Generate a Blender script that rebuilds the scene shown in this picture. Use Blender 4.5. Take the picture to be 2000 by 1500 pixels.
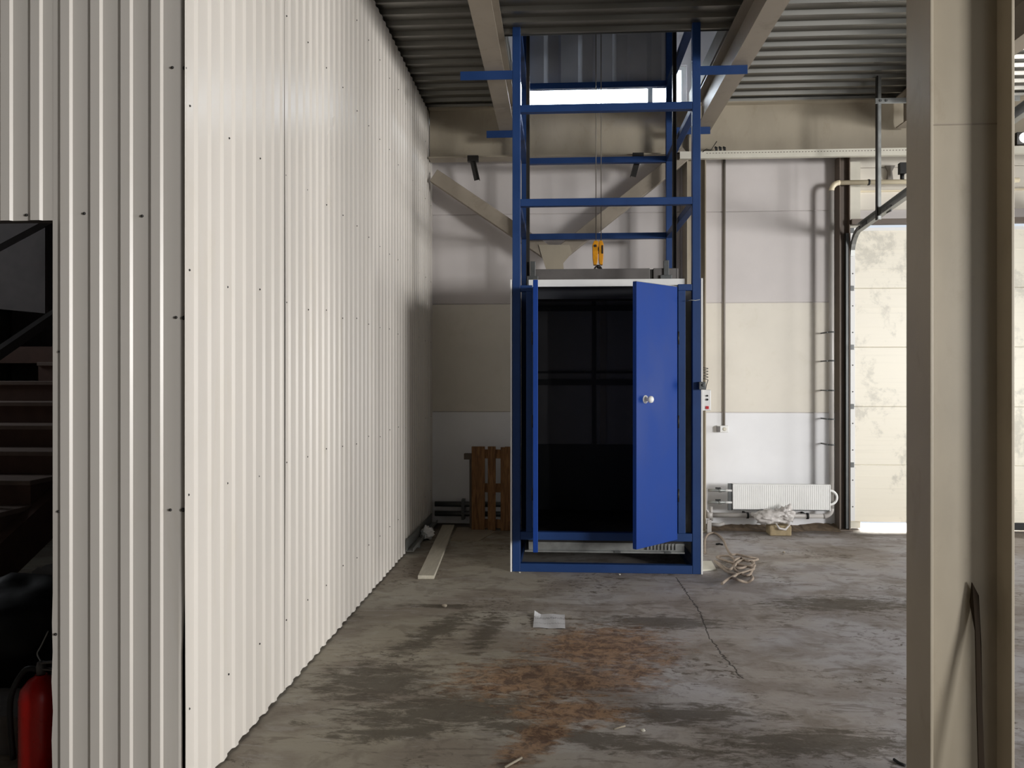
import bpy, bmesh, math, random
from mathutils import Vector, Matrix, noise as mnoise
random.seed(7)
SC = bpy.context.scene
COL = SC.collection
for o in list(bpy.data.objects): bpy.data.objects.remove(o)

# ------------------------------------------------------------------ camera
EYE = 1.55
A = math.atan(92/1550)
CA, SA = math.cos(A), math.sin(A)
cam = bpy.data.cameras.new('camera')
cam.sensor_fit = 'HORIZONTAL'; cam.sensor_width = 36; cam.lens = 1550/2000*36
cam.shift_y = -13/2000
cam.clip_start = 0.05; cam.clip_end = 200
co = bpy.data.objects.new('camera', cam); COL.objects.link(co)
co.location = (0, 0, EYE); co.rotation_euler = (math.pi/2, 0, A)
SC.camera = co

# ------------------------------------------------------------------ world, lights, exposure
SC.view_settings.view_transform = 'Standard'
SC.view_settings.look = 'None'
SC.view_settings.gamma = 1
SC.view_settings.use_curve_mapping = False
SC.view_settings.exposure = -0.08
w = bpy.data.worlds.new('sky'); SC.world = w; w.use_nodes = True
wn = w.node_tree.nodes; bg = wn['Background']
bg.inputs[0].default_value = (0.82, 0.90, 1.0, 1); bg.inputs[1].default_value = 0.9

def area(name, loc, target, sx, sy, power, color):
    l = bpy.data.lights.new(name, 'AREA'); l.shape = 'RECTANGLE'
    l.size = sx; l.size_y = sy; l.energy = power; l.color = color
    o = bpy.data.objects.new(name, l); COL.objects.link(o)
    o.location = loc
    d = Vector(target)-Vector(loc)
    o.rotation_euler = d.to_track_quat('-Z', 'Y').to_euler()
    return o
# daylight through the open gateway in the right-hand wall, added weak fill from behind,
# and the daylight lying outside the gap under the sectional door
area('gateway_daylight', (7.5, 1.15, 2.3), (0, 2.6, 2.2), 1.8, 1.9, 235, (1.0, 0.985, 0.96))
area('side_daylight', (10.0, -4.2, 2.4), (-1, 4.5, 2.1), 2.4, 1.9, 1120, (1.0, 0.985, 0.965))
area('stair_fill', (-6.6, 5.6, 3.0), (-3.8, 5.2, 0.8), 1.2, 1.2, 16, (0.95, 0.97, 1.0))  # unseen lamp added to lift the dark stairwell
area('back_wall_fill', (7.5, 6.1, 1.45), (2.6, 8.2, 1.0), 1.5, 1.9, 170, (1.0, 0.985, 0.96))  # unseen low lamp added to brighten the back wall and sectional door
area('upper_hall_daylight', (7.6, 7.1, 6.9), (-1.353, 6.6, 3.45), 0.9, 0.9, 190, (0.80, 0.90, 1.0))
area('rear_fill', (5.0, -4.3, 1.9), (1.0, 5, 1.6), 2.4, 2.2, 25, (0.96, 0.98, 1.0))  # unseen weak lamp added behind the camera as fill
area('door_gap_daylight', (3.7, 9.0, 0.55), (3.7, 8.1, 0.0), 2.0, 0.5, 260, (1.0, 0.97, 0.88))
area('upper_window_daylight', (0.4, 8.75, 4.75), (0.4, 6.5, 4.6), 2.4, 0.6, 110, (0.85, 0.93, 1.0))

# ------------------------------------------------------------------ projection helpers (photo pixel -> world)
def ray(px, py):
    u = (px-1000)/1550; v = (737-py)/1550
    return Vector((-SA+CA*u, CA+SA*u, v))
def PY(px, py, Y):
    r = ray(px, py); k = Y/r.y; return Vector((r.x*k, Y, EYE+r.z*k))
def PXX(px, py, X):
    r = ray(px, py); k = X/r.x; return Vector((X, r.y*k, EYE+r.z*k))
def PZ(px, py, Z=0.0):
    r = ray(px, py); k = (Z-EYE)/r.z; return Vector((r.x*k, r.y*k, Z))

# ------------------------------------------------------------------ materials
def lin(c):
    return tuple(((x/255)/12.92 if x/255 <= 0.04045 else ((x/255+0.055)/1.055)**2.4) for x in c)
class NT:
    def __init__(s, name):
        s.m = bpy.data.materials.new(name); s.m.use_nodes = True
        s.t = s.m.node_tree; s.n = s.t.nodes; s.b = s.n['Principled BSDF']
    def new(s, typ): return s.n.new(typ)
    def put(s, inp, v):
        if hasattr(v, 'is_linked') or hasattr(v, 'links'): s.t.links.new(v, inp)
        elif isinstance(v, (tuple, list)) and len(v) == 3 and inp.type == 'RGBA': inp.default_value = (*v, 1)
        else: inp.default_value = v
    def coord(s, space='Object'):
        if space == 'World':
            return s.new('ShaderNodeNewGeometry').outputs['Position']
        return s.new('ShaderNodeTexCoord').outputs[space]
    def mapv(s, vec, scale=(1,1,1), loc=(0,0,0), rot=(0,0,0)):
        n = s.new('ShaderNodeMapping'); s.put(n.inputs[0], vec)
        n.inputs['Scale'].default_value = scale; n.inputs['Location'].default_value = loc; n.inputs['Rotation'].default_value = rot
        return n.outputs[0]
    def noise(s, vec, scale=5, detail=4, rough=0.55, dist=0.0):
        n = s.new('ShaderNodeTexNoise'); s.put(n.inputs['Vector'], vec)
        n.inputs['Scale'].default_value = scale; n.inputs['Detail'].default_value = detail
        n.inputs['Roughness'].default_value = rough; n.inputs['Distortion'].default_value = dist
        return n.outputs['Fac']
    def math(s, op, a, b=0.0, c=0.0, clamp=False):
        n = s.new('ShaderNodeMath'); n.operation = op; n.use_clamp = clamp
        s.put(n.inputs[0], a); s.put(n.inputs[1], b); s.put(n.inputs[2], c)
        return n.outputs[0]
    def rng(s, v, a, b, c=0.0, d=1.0):
        n = s.new('ShaderNodeMapRange'); n.interpolation_type = 'SMOOTHSTEP'
        s.put(n.inputs[0], v); n.inputs[1].default_value = a; n.inputs[2].default_value = b
        n.inputs[3].default_value = c; n.inputs[4].default_value = d
        return n.outputs[0]
    def mix(s, f, a, b):
        n = s.new('ShaderNodeMix'); n.data_type = 'RGBA'
        s.put(n.inputs[0], f); s.put(n.inputs[6], a); s.put(n.inputs[7], b)
        return n.outputs[2]
    def sep(s, vec):
        n = s.new('ShaderNodeSeparateXYZ'); s.put(n.inputs[0], vec); return n.outputs
    def bump(s, h, strength=0.3, dist=0.01):
        n = s.new('ShaderNodeBump'); s.put(n.inputs['Height'], h)
        n.inputs['Strength'].default_value = strength; n.inputs['Distance'].default_value = dist
        s.t.links.new(n.outputs[0], s.b.inputs['Normal'])
    def fin(s, col, rough=0.5, metal=0.0, spec=0.5):
        s.put(s.b.inputs['Base Color'], col); s.put(s.b.inputs['Roughness'], rough)
        s.put(s.b.inputs['Metallic'], metal); s.b.inputs['Specular IOR Level'].default_value = spec
        return s.m
def paint(name, rgb, rough=0.5, metal=0.0, var=0.12, scale=6, bump=0.05, spec=0.5, stretch=(1,1,1), dirt=None, dirt_amt=0.3):
    t = NT(name); v = t.mapv(t.coord('World'), scale=stretch)
    n = t.noise(v, scale, 5)
    c = lin(rgb); d = tuple(x*(1-var) for x in c); l = tuple(min(1, x*(1+var)) for x in c)
    colr = t.mix(t.rng(n, 0.3, 0.7), d, l)
    if dirt:
        m = t.rng(t.noise(v, scale*2.3, 8, 0.7, 0.6), 0.52, 0.75, 0, dirt_amt)
        colr = t.mix(m, colr, lin(dirt))
    if bump: t.bump(t.noise(v, scale*12, 3), bump, 0.004)
    r = t.rng(n, 0.2, 0.8, max(0.05, rough-0.08), min(1, rough+0.08))
    return t.fin(colr, r, metal, spec)

M = {}
M['sheet'] = paint('cream_coated_sheet', (212, 206, 198), 0.34, 0, 0.03, 1.6, 0.0, 0.5, (1, 1, 0.25), (196, 186, 165), 0.25)
M['wall_low'] = paint('white_wall_panel', (236, 236, 238), 0.5, 0, 0.03, 2, 0.04, 0.4)
M['wall_mid'] = paint('cream_wall_panel', (224, 218, 206), 0.5, 0, 0.035, 2, 0.04, 0.4, dirt=(200, 192, 172), dirt_amt=0.25)
M['wall_up'] = paint('grey_white_wall_panel', (206, 200, 198), 0.5, 0, 0.04, 1.5, 0.04, 0.4)
M['wall_plain'] = paint('plain_wall', (130, 128, 122), 0.7)
M['dark_wall'] = paint('dim_wall', (118, 112, 110), 0.8)
M['cream_steel'] = paint('cream_primed_steel', (166, 156, 138), 0.45, 0, 0.07, 3, 0.05, 0.5, (1, 1, 0.5), (130, 116, 90), 0.3)
M['beam_grey'] = paint('grey_primed_steel', (148, 138, 124), 0.5, 0, 0.07, 3, 0.05, 0.4, dirt=(100, 92, 76), dirt_amt=0.35)
M['brown_steel'] = paint('brown_primed_steel', (96, 84, 74), 0.55, 0, 0.08, 4, 0.05, dirt=(60, 50, 42))
M['deck'] = paint('galvanised_deck', (128, 126, 120), 0.34, 0.85, 0.10, 1.2, 0.02, 0.5, (0.4, 3, 1), (100, 98, 92), 0.35)
M['galv'] = paint('galvanised_steel', (150, 152, 150), 0.38, 0.6, 0.12, 12, 0.03)
M['galv_dark'] = paint('dull_galvanised_steel', (92, 94, 94), 0.45, 0.5, 0.12, 12, 0.03)
M['blue'] = paint('blue_enamel', (27, 58, 108), 0.5, 0, 0.07, 3, 0.03, 0.35, dirt=(14, 30, 80), dirt_amt=0.25)
M['blue_door'] = paint('bright_blue_enamel', (15, 56, 132), 0.55, 0, 0.05, 3, 0.03, 0.22, (1, 1, 0.6), (16, 44, 110), 0.2)
M['white'] = paint('white_paint', (232, 232, 230), 0.45, 0, 0.03, 5, 0.02)
M['offwhite'] = paint('offwhite_paint', (212, 208, 194), 0.5, 0, 0.04, 5, 0.02)
M['cabin'] = paint('grey_cabin_lining', (112, 112, 116), 0.5, 0.0, 0.06, 2, 0.02)
M['cabin_dark'] = paint('dark_lining_and_shade', (34, 36, 42), 0.6, 0.0, 0.06, 3, 0.02)
M['black'] = paint('black_rubber', (18, 18, 18), 0.6, 0, 0.1, 10, 0.02)
M['dark_metal'] = paint('dark_metal', (48, 46, 44), 0.5, 0.4, 0.1, 10)
M['dark_strip'] = paint('dark_brown_strip', (44, 36, 28), 0.9, spec=0.1)
M['grey_metal'] = paint('grey_metal', (104, 100, 98), 0.5, 0.2, 0.08, 8)
M['yellow'] = paint('yellow_enamel', (222, 150, 14), 0.4, 0, 0.12, 20, 0.05, dirt=(120, 60, 12), dirt_amt=0.6)
M['red'] = paint('red_enamel', (196, 22, 16), 0.3, 0, 0.06, 6, 0.02)
M['red_btn'] = paint('red_button', (190, 30, 40), 0.4)
M['rope'] = paint('grey_brown_cord', (150, 136, 122), 0.8, 0, 0.15, 40, 0.2)
M['wire'] = paint('steel_wire', (110, 104, 96), 0.4, 0.6)
M['stone'] = paint('tan_block', (158, 142, 112), 0.9, 0, 0.15, 20, 0.4)
M['dirt'] = paint('brown_dirt', (104, 88, 70), 0.95, 0, 0.3, 14, 0.5)
M['card'] = paint('pale_board', (150, 140, 124), 0.85, 0, 0.08, 6, 0.1)
M['plank'] = paint('whitewashed_wood', (190, 184, 168), 0.7, 0, 0.08, 6, 0.15, 0.3, (6, 0.6, 6), (140, 126, 100), 0.5)
M['bagblack'] = paint('black_plastic', (12, 12, 16), 0.6, 0, 0.1, 10, 0.02)
M['cloth'] = paint('grey_cloth', (96, 92, 88), 0.9, 0, 0.12, 20, 0.3)
M['stair'] = paint('red_brown_concrete', (112, 88, 78), 0.85, 0, 0.12, 8, 0.2)
M['nosing'] = paint('pale_step_edge', (150, 132, 122), 0.8, 0, 0.1, 12, 0.1)  # treads paler than the risers
M['pipe'] = paint('grey_plastic_pipe', (172, 168, 164), 0.4, 0, 0.04, 5)
M['cream_pipe'] = paint('cream_pipe', (224, 212, 184), 0.4, 0, 0.04, 5)
M['conduit'] = paint('grey_conduit', (128, 122, 114), 0.5, 0, 0.05, 5)
M['upper'] = paint('grey_blue_shaft_sheet', (205, 207, 214), 0.35, 0.1, 0.05, 2)

def wood():
    t = NT('rough_pallet_wood'); v = t.mapv(t.coord('World'), scale=(9, 9, 0.8))
    n = t.noise(v, 5, 6, 0.6, 1.2)
    c = t.mix(t.rng(n, 0.3, 0.7), lin((100, 68, 42)), lin((150, 110, 70)))
    t.bump(n, 0.3, 0.004); return t.fin(c, 0.8)
M['wood'] = wood()
def plastic_bag():
    t = NT('thin_white_plastic'); v = t.coord('World')
    c = t.mix(t.noise(v, 10, 4), lin((176, 170, 164)), lin((226, 222, 220)))
    t.bump(t.noise(v, 30, 4, 0.6, 1.0), 0.5, 0.01)
    m = t.fin(c, 0.35); t.b.inputs['Transmission Weight'].default_value = 0.1
    return m
M['bag'] = plastic_bag()
def door_panel():
    t = NT('cream_door_panel'); P = t.coord('World')
    sc = t.rng(t.noise(P, 3.0, 8, 0.7, 0.2), 0.50, 0.62, 0, 0.55)
    c = t.mix(sc, lin((236, 230, 214)), lin((176, 172, 160)))
    st = t.rng(t.noise(t.mapv(P, scale=(0.4, 1, 14)), 3, 3), 0.5, 0.8, 0, 0.15)
    c = t.mix(st, c, lin((190, 184, 170)))
    return t.fin(c, 0.4)
M['door'] = door_panel()
def paper():
    t = NT('printed_paper'); P = t.coord('World'); x, y, z = t.sep(P)
    n = t.noise(t.mapv(P, scale=(60, 30, 1)), 3, 4)
    c0 = PZ(1073, 1214)
    r1 = t.math('LESS_THAN', t.math('ABSOLUTE', t.math('SUBTRACT', y, c0.y+0.06)), 0.022)
    r2 = t.math('LESS_THAN', t.math('ABSOLUTE', t.math('SUBTRACT', y, c0.y-0.05)), 0.015)
    rr = t.math('MAXIMUM', r1, t.math('MULTIPLY', r2, 0.6))
    m = t.math('MULTIPLY', t.rng(n, 0.48, 0.56, 0, 0.65), rr)
    return t.fin(t.mix(m, lin((196, 196, 198)), lin((60, 62, 66))), 0.7)
M['paper'] = paper()

def floor_mat():
    t = NT('stained_concrete_floor'); P = t.coord('World'); x, y, z = t.sep(P)
    flat = P
    n1 = t.noise(flat, 0.7, 5, 0.6); n2 = t.noise(flat, 5, 7, 0.65, 0.5); n3 = t.noise(flat, 60, 3)
    ns = t.noise(t.mapv(P, scale=(1.0, 3.6, 1), rot=(0, 0, 0.22)), 3.4, 8, 0.7, 0.9)
    base = t.mix(t.rng(n1, 0.40, 0.60), lin((160, 152, 145)), lin((168, 165, 167)))
    # olive dust towards the corrugated wall
    oliv = t.rng(t.math('ADD', x, t.math('MULTIPLY', n2, 0.8)), 1.2, -0.3, 0, 0.75)
    base = t.mix(oliv, base, lin((152, 145, 126)))
    big = t.noise(t.mapv(P, scale=(1, 1.6, 1), loc=(3, 1, 0)), 1.3, 6, 0.6, 0.3)
    base = t.mix(t.rng(big, 0.46, 0.60, 0, 0.55), base, lin((116, 104, 94)))
    base = t.mix(t.rng(n2, 0.50, 0.62, 0, 0.45), base, lin((112, 103, 92)))
    base = t.mix(t.rng(ns, 0.57, 0.63, 0, 0.5), base, lin((94, 84, 74)))
    base = t.mix(t.rng(ns, 0.46, 0.36, 0, 0.22), base, lin((186, 184, 182)))
    fl = t.noise(t.mapv(P, scale=(1.0, 1.8, 1), rot=(0, 0, 0.5)), 13, 6, 0.75, 0.6)
    patch = t.rng(t.noise(P, 1.3, 3), 0.48, 0.60, 0, 1)
    base = t.mix(t.math('MULTIPLY', t.rng(fl, 0.54, 0.59, 0, 0.8), patch), base, lin((78, 68, 56)))
    def blob(cx, cy, rx, ry, rot=0.0, soft=(1.15, 0.45), namp=0.9, src=None):
        dx = t.math('SUBTRACT', x, cx); dy = t.math('SUBTRACT', y, cy)
        c, s = math.cos(rot), math.sin(rot)
        ax = t.math('ADD', t.math('MULTIPLY', dx, c/rx), t.math('MULTIPLY', dy, s/rx))
        ay = t.math('ADD', t.math('MULTIPLY', dx, -s/ry), t.math('MULTIPLY', dy, c/ry))
        d = t.math('SQRT', t.math('ADD', t.math('MULTIPLY', ax, ax), t.math('MULTIPLY', ay, ay)))
        d = t.math('ADD', d, t.math('MULTIPLY', t.math('SUBTRACT', src or n2, 0.5), namp*2))
        return t.rng(d, soft[0], soft[1], 0, 1)
    nb = t.noise(t.mapv(P, scale=(1, 2.6, 1), rot=(0, 0, 0.35)), 7, 10, 0.8, 0.5)
    def B(px, py, rx, ry, rot=0.0, **k):
        p = PZ(px, py); return blob(p.x, p.y, rx, ry, rot, **k)
    # dark grimy patches
    dark = B(900, 1385, 0.60, 0.24, 0.2, src=nb, namp=2.4)
    for q in [(1130, 1440, 0.75, 0.10, -0.25), (850, 1235, 0.12, 0.55, -0.35), (950, 1235, 0.09, 0.40, -0.1), (1640, 1180, 0.55, 0.2, 0.1), (740, 1330, 0.35, 0.3, 0.4),
              (1320, 1395, 0.45, 0.13, 0.1), (870, 1184, 0.30, 0.05, 0), (1290, 1215, 0.5, 0.18, 0), (770, 1430, 0.3, 0.10, 0.2), (1600, 1450, 0.5, 0.14, 0.1)]:
        dark = t.math('MAXIMUM', dark, B(*q, src=nb, namp=2.4))
    base = t.mix(t.math('MULTIPLY', dark, 0.78), base, lin((74, 66, 54)))
    rust = B(1050, 1325, 0.50, 0.32, 0.1, src=nb, namp=1.7)
    for q in [(1180, 1265, 0.48, 0.44, 0.3), (1150, 1330, 0.4, 0.2, 0), (1120, 1390, 0.32, 0.18, 0), (1050, 1445, 0.12, 0.34, -0.5), (1240, 1310, 0.2, 0.12, 0)]:
        rust = t.math('MAXIMUM', rust, B(*q, src=nb, namp=1.7))
    rn = t.noise(P, 13, 8, 0.8, 0.5)
    rc = t.mix(t.rng(rn, 0.42, 0.58), lin((86, 60, 42)), lin((150, 118, 88)))
    base = t.mix(t.math('MULTIPLY', rust, 0.85), base, rc)
    # dirt band near the back wall
    dw = t.math('ADD', y, t.math('MULTIPLY', n2, 0.6))
    base = t.mix(t.rng(dw, 8.0, 8.5, 0, 0.75), base, lin((74, 62, 50)))
    # hairline crack
    pts = [(1320, 1128), (1345, 1165), (1366, 1195), (1382, 1240), (1412, 1282), (1450, 1325)]
    ws = [PZ(*p) for p in pts]
    jit = t.math('MULTIPLY', t.math('SUBTRACT', t.noise(P, 22, 4), 0.5), 0.05)
    best = None
    for a, b in zip(ws[:-1], ws[1:]):
        d = (b-a); L = d.length; d = d/L
        dx = t.math('SUBTRACT', t.math('ADD', x, jit), a.x); dy = t.math('SUBTRACT', y, a.y)
        al = t.math('MULTIPLY', dx, d.x); al = t.math('ADD', al, t.math('MULTIPLY', dy, d.y))
        over = t.math('ABSOLUTE', t.math('SUBTRACT', al, L/2)); over = t.math('MAXIMUM', t.math('SUBTRACT', over, L/2), 0.0)
        ac = t.math('SUBTRACT', t.math('MULTIPLY', dx, d.y), t.math('MULTIPLY', dy, d.x))
        dd = t.math('ADD', t.math('ABSOLUTE', ac), over)
        best = dd if best is None else t.math('MINIMUM', best, dd)
    ck = t.rng(best, 0.008, 0.002, 0, 0.75)
    base = t.mix(ck, base, lin((50, 44, 38)))
    base = t.mix(t.rng(n3, 0.6, 0.75, 0, 0.25), base, lin((160, 154, 146)))
    hh = t.math('ADD', t.math('MULTIPLY', n2, 0.6), t.math('ADD', t.math('MULTIPLY', n3, 0.25), t.math('MULTIPLY', ck, -1.0)))
    t.bump(hh, 0.35, 0.01)
    r = t.math('ADD', 0.55, t.math('MULTIPLY', n2, 0.3))
    return t.fin(base, r, 0, 0.35)
M['floor'] = floor_mat()
def glass():
    t = NT('window_glass'); m = t.fin((0.95, 0.97, 1.0), 0.05); t.b.inputs['Transmission Weight'].default_value = 1.0
    t.b.inputs['IOR'].default_value = 1.05; return m
M['glass'] = glass()
def lampm():
    t = NT('lit_lamp_glass'); m = t.fin((1, 1, 1), 0.4); t.b.inputs['Emission Color'].default_value = (1, 1, 1, 1)
    t.b.inputs['Emission Strength'].default_value = 4; return m
M['lamp'] = lampm()

# ------------------------------------------------------------------ mesh helpers
class MB:
    def __init__(s): s.bm = bmesh.new(); s.smooth = False
    def box(s, x0, x1, y0, y1, z0, z1, rot=None):
        vs = [s.bm.verts.new((x, y, z)) for x in (x0, x1) for y in (y0, y1) for z in (z0, z1)]
        for f in ((0,1,3,2),(4,6,7,5),(0,4,5,1),(2,3,7,6),(0,2,6,4),(1,5,7,3)):
            s.bm.faces.new([vs[i] for i in f])
        if rot: bmesh.ops.transform(s.bm, matrix=rot, verts=vs)
        return s
    def bar(s, a, b, w, h, up=(0, 0, 1)):
        a, b = Vector(a), Vector(b); d = (b-a).normalized(); up = Vector(up)
        if abs(d.dot(up)) > 0.98: up = Vector((0, 1, 0))
        sx = d.cross(up).normalized(); sy = sx.cross(d).normalized()
        vs = []
        for p in (a, b):
            for i, j in ((-1,-1),(1,-1),(1,1),(-1,1)):
                vs.append(s.bm.verts.new(p+sx*(i*w/2)+sy*(j*h/2)))
        for f in ((0,1,2,3),(7,6,5,4),(0,4,5,1),(1,5,6,2),(2,6,7,3),(3,7,4,0)):
            s.bm.faces.new([vs[i] for i in f])
        return s
    def tube(s, pts, r, n=10, cap=True):
        pts = [Vector(p) for p in pts]; rings = []
        rs = r if isinstance(r, (list, tuple)) else [r]*len(pts)
        prev = None
        for i, p in enumerate(pts):
            if i == 0: d = pts[1]-pts[0]
            elif i == len(pts)-1: d = pts[-1]-pts[-2]
            else: d = (pts[i+1]-p).normalized()+(p-pts[i-1]).normalized()
            d.normalize()
            if prev is None:
                u = Vector((0, 0, 1)) if abs(d.z) < 0.9 else Vector((1, 0, 0))
            else: u = prev
            x = (u-d*u.dot(d)).normalized(); y = d.cross(x); prev = x
            rings.append([s.bm.verts.new(p+x*(rs[i]*math.cos(2*math.pi*k/n))+y*(rs[i]*math.sin(2*math.pi*k/n))) for k in range(n)])
        for a, b in zip(rings[:-1], rings[1:]):
            for k in range(n):
                f = s.bm.faces.new((a[k], a[(k+1) % n], b[(k+1) % n], b[k])); f.smooth = True
        if cap:
            s.bm.faces.new(rings[0][::-1]); s.bm.faces.new(rings[-1])
        return s
    def lathe(s, prof, c=(0, 0, 0), axis=(0, 0, 1), n=24):
        axis = Vector(axis).normalized(); q = Vector((0, 0, 1)).rotation_difference(axis); c = Vector(c)
        rings = []
        for r, z in prof:
            rings.append([s.bm.verts.new(c+q @ Vector((max(r, 1e-5)*math.cos(2*math.pi*k/n), max(r, 1e-5)*math.sin(2*math.pi*k/n), z))) for k in range(n)])
        for a, b in zip(rings[:-1], rings[1:]):
            for k in range(n):
                f = s.bm.faces.new((a[k], a[(k+1) % n], b[(k+1) % n], b[k])); f.smooth = True
        s.bm.faces.new(rings[0][::-1]); s.bm.faces.new(rings[-1])
        return s
    def prism(s, poly, d):
        d = Vector(d); a = [s.bm.verts.new(p) for p in poly]; b = [s.bm.verts.new(Vector(p)+d) for p in poly]
        s.bm.faces.new(a); s.bm.faces.new(b[::-1])
        for i in range(len(a)):
            j = (i+1) % len(a); s.bm.faces.new((a[j], a[i], b[i], b[j]))
        return s
    def sheet(s, prof, d, thick, nseg=1):
        """prof: open polyline, swept along d, given thickness along its plane normal"""
        d = Vector(d); prof = [Vector(p) for p in prof]
        th = Vector(thick)
        for off in (Vector((0, 0, 0)), th):
            rows = [[s.bm.verts.new(p+off+d*(k/nseg)) for p in prof] for k in range(nseg+1)]
            for r0, r1 in zip(rows[:-1], rows[1:]):
                for i in range(len(prof)-1): s.bm.faces.new((r0[i], r0[i+1], r1[i+1], r1[i]))
            if off.length == 0: R0 = rows
            else: R1 = rows
        def strip(a, b):
            for i in range(len(a)-1): s.bm.faces.new((a[i], a[i+1], b[i+1], b[i]))
        strip(R0[0], R1[0]); strip(R0[-1], R1[-1])
        strip([r[0] for r in R0], [r[0] for r in R1]); strip([r[-1] for r in R0], [r[-1] for r in R1])
        return s
    def blob(s, c, r, amp=0.2, freq=4, sub=4, seed=0.0, floor=None, sharp=False):
        res = bmesh.ops.create_icosphere(s.bm, subdivisions=sub, radius=1.0)
        for v in res['verts']:
            p = v.co.copy(); k = mnoise.noise(p*freq/2+Vector((seed, seed*2, 3)))
            k2 = mnoise.noise(p*freq+Vector((seed*5, 1, seed)))
            if sharp: k = abs(k)*1.6-0.4; k2 = abs(k2)*1.6-0.4
            m = 1+amp*k+amp*0.6*k2
            v.co = Vector((c[0]+p.x*r[0]*m, c[1]+p.y*r[1]*m, c[2]+p.z*r[2]*m))
            if floor is not None and v.co.z < floor: v.co.z = floor+(v.co.z-floor)*0.02
        for v in res['verts']:
            for f in v.link_faces: f.smooth = True
        return s
    def build(s, name, mat, parent=None, bevel=0.0, kind=None):
        bmesh.ops.recalc_face_normals(s.bm, faces=s.bm.faces)
        if parent is not None:
            wl = wloc(parent)
            bmesh.ops.translate(s.bm, vec=-wl, verts=s.bm.verts)
        else:
            xs = [v.co.x for v in s.bm.verts]; ys = [v.co.y for v in s.bm.verts]; zs = [v.co.z for v in s.bm.verts]
            wl = Vector(((min(xs)+max(xs))/2, (min(ys)+max(ys))/2, min(zs)))
            bmesh.ops.translate(s.bm, vec=-wl, verts=s.bm.verts)
        me = bpy.data.meshes.new(name); s.bm.to_mesh(me); s.bm.free()
        me.materials.append(M[mat] if isinstance(mat, str) else mat)
        o = bpy.data.objects.new(name, me); COL.objects.link(o)
        if parent is not None: o.parent = parent
        else: o.location = wl
        if bevel:
            b = o.modifiers.new('bevel', 'BEVEL'); b.width = bevel; b.segments = 2; b.limit_method = 'ANGLE'
        if kind: o['kind'] = kind
        return o
def wloc(o):
    v = Vector((0, 0, 0))
    while o is not None: v += o.location; o = o.parent
    return v
def tag(o, label, cat, group=None):
    o['label'] = label; o['category'] = cat
    if group: o['group'] = group
    return o
def thing(name, label, cat, loc, group=None):
    o = bpy.data.objects.new(name, None); COL.objects.link(o); o.location = loc; o.empty_display_size = 0.1
    return tag(o, label, cat, group)
def arc(c, r, a0, a1, ax, ay, n=8):
    c = Vector(c); ax = Vector(ax); ay = Vector(ay)
    return [c+ax*(r*math.cos(a0+(a1-a0)*k/n))+ay*(r*math.sin(a0+(a1-a0)*k/n)) for k in range(n+1)]

# ------------------------------------------------------------------ setting
XL = -1.353          # corrugated partition, face towards the hall
YF = 2.795           # corrugated partition, face towards the camera
YB = 8.36            # back wall
CZ = EYE+2.76        # underside of the deck
XR = 7.0
YR = -4.0

MB().box(-6.2, XR+0.6, YR-0.3, YB+0.3, -0.15, 0.0).build('floor', 'floor', kind='structure')

# corrugated profile, s along the wall, h out of it
PITCH = 1.02/9
def corr(s0, s1, depth=0.0085, pitch=PITCH, s_ref=None):
    """list of (s, h) between s0 and s1; ridge = 1"""
    prof = [(0.0, 0), (0.50, 0), (0.63, 1), (0.93, 1), (1.0, 0)]
    out = []; k0 = math.floor((s0-(s_ref if s_ref is not None else s0))/pitch)-1
    ref = s_ref if s_ref is not None else s0
    k = k0
    pts = []
    while ref+k*pitch <= s1+pitch:
        for a, h in prof[:-1]: pts.append((ref+(k+a)*pitch, h*depth))
        k += 1
    for (a, ha), (b, hb) in zip(pts[:-1], pts[1:]):
        if b <= s0 or a >= s1: continue
        if a < s0: out.append((s0, ha+(hb-ha)*(s0-a)/(b-a)))
        else: out.append((a, ha))
        if b > s1:
            out.append((s1, ha+(hb-ha)*(s1-a)/(b-a))); break
    if out[-1][0] < s1-1e-6: out.append((s1, out[-1][1]))
    res = [out[0]]
    for p in out[1:]:
        if p[0]-res[-1][0] > 1e-5: res.append(p)
    return res

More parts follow.
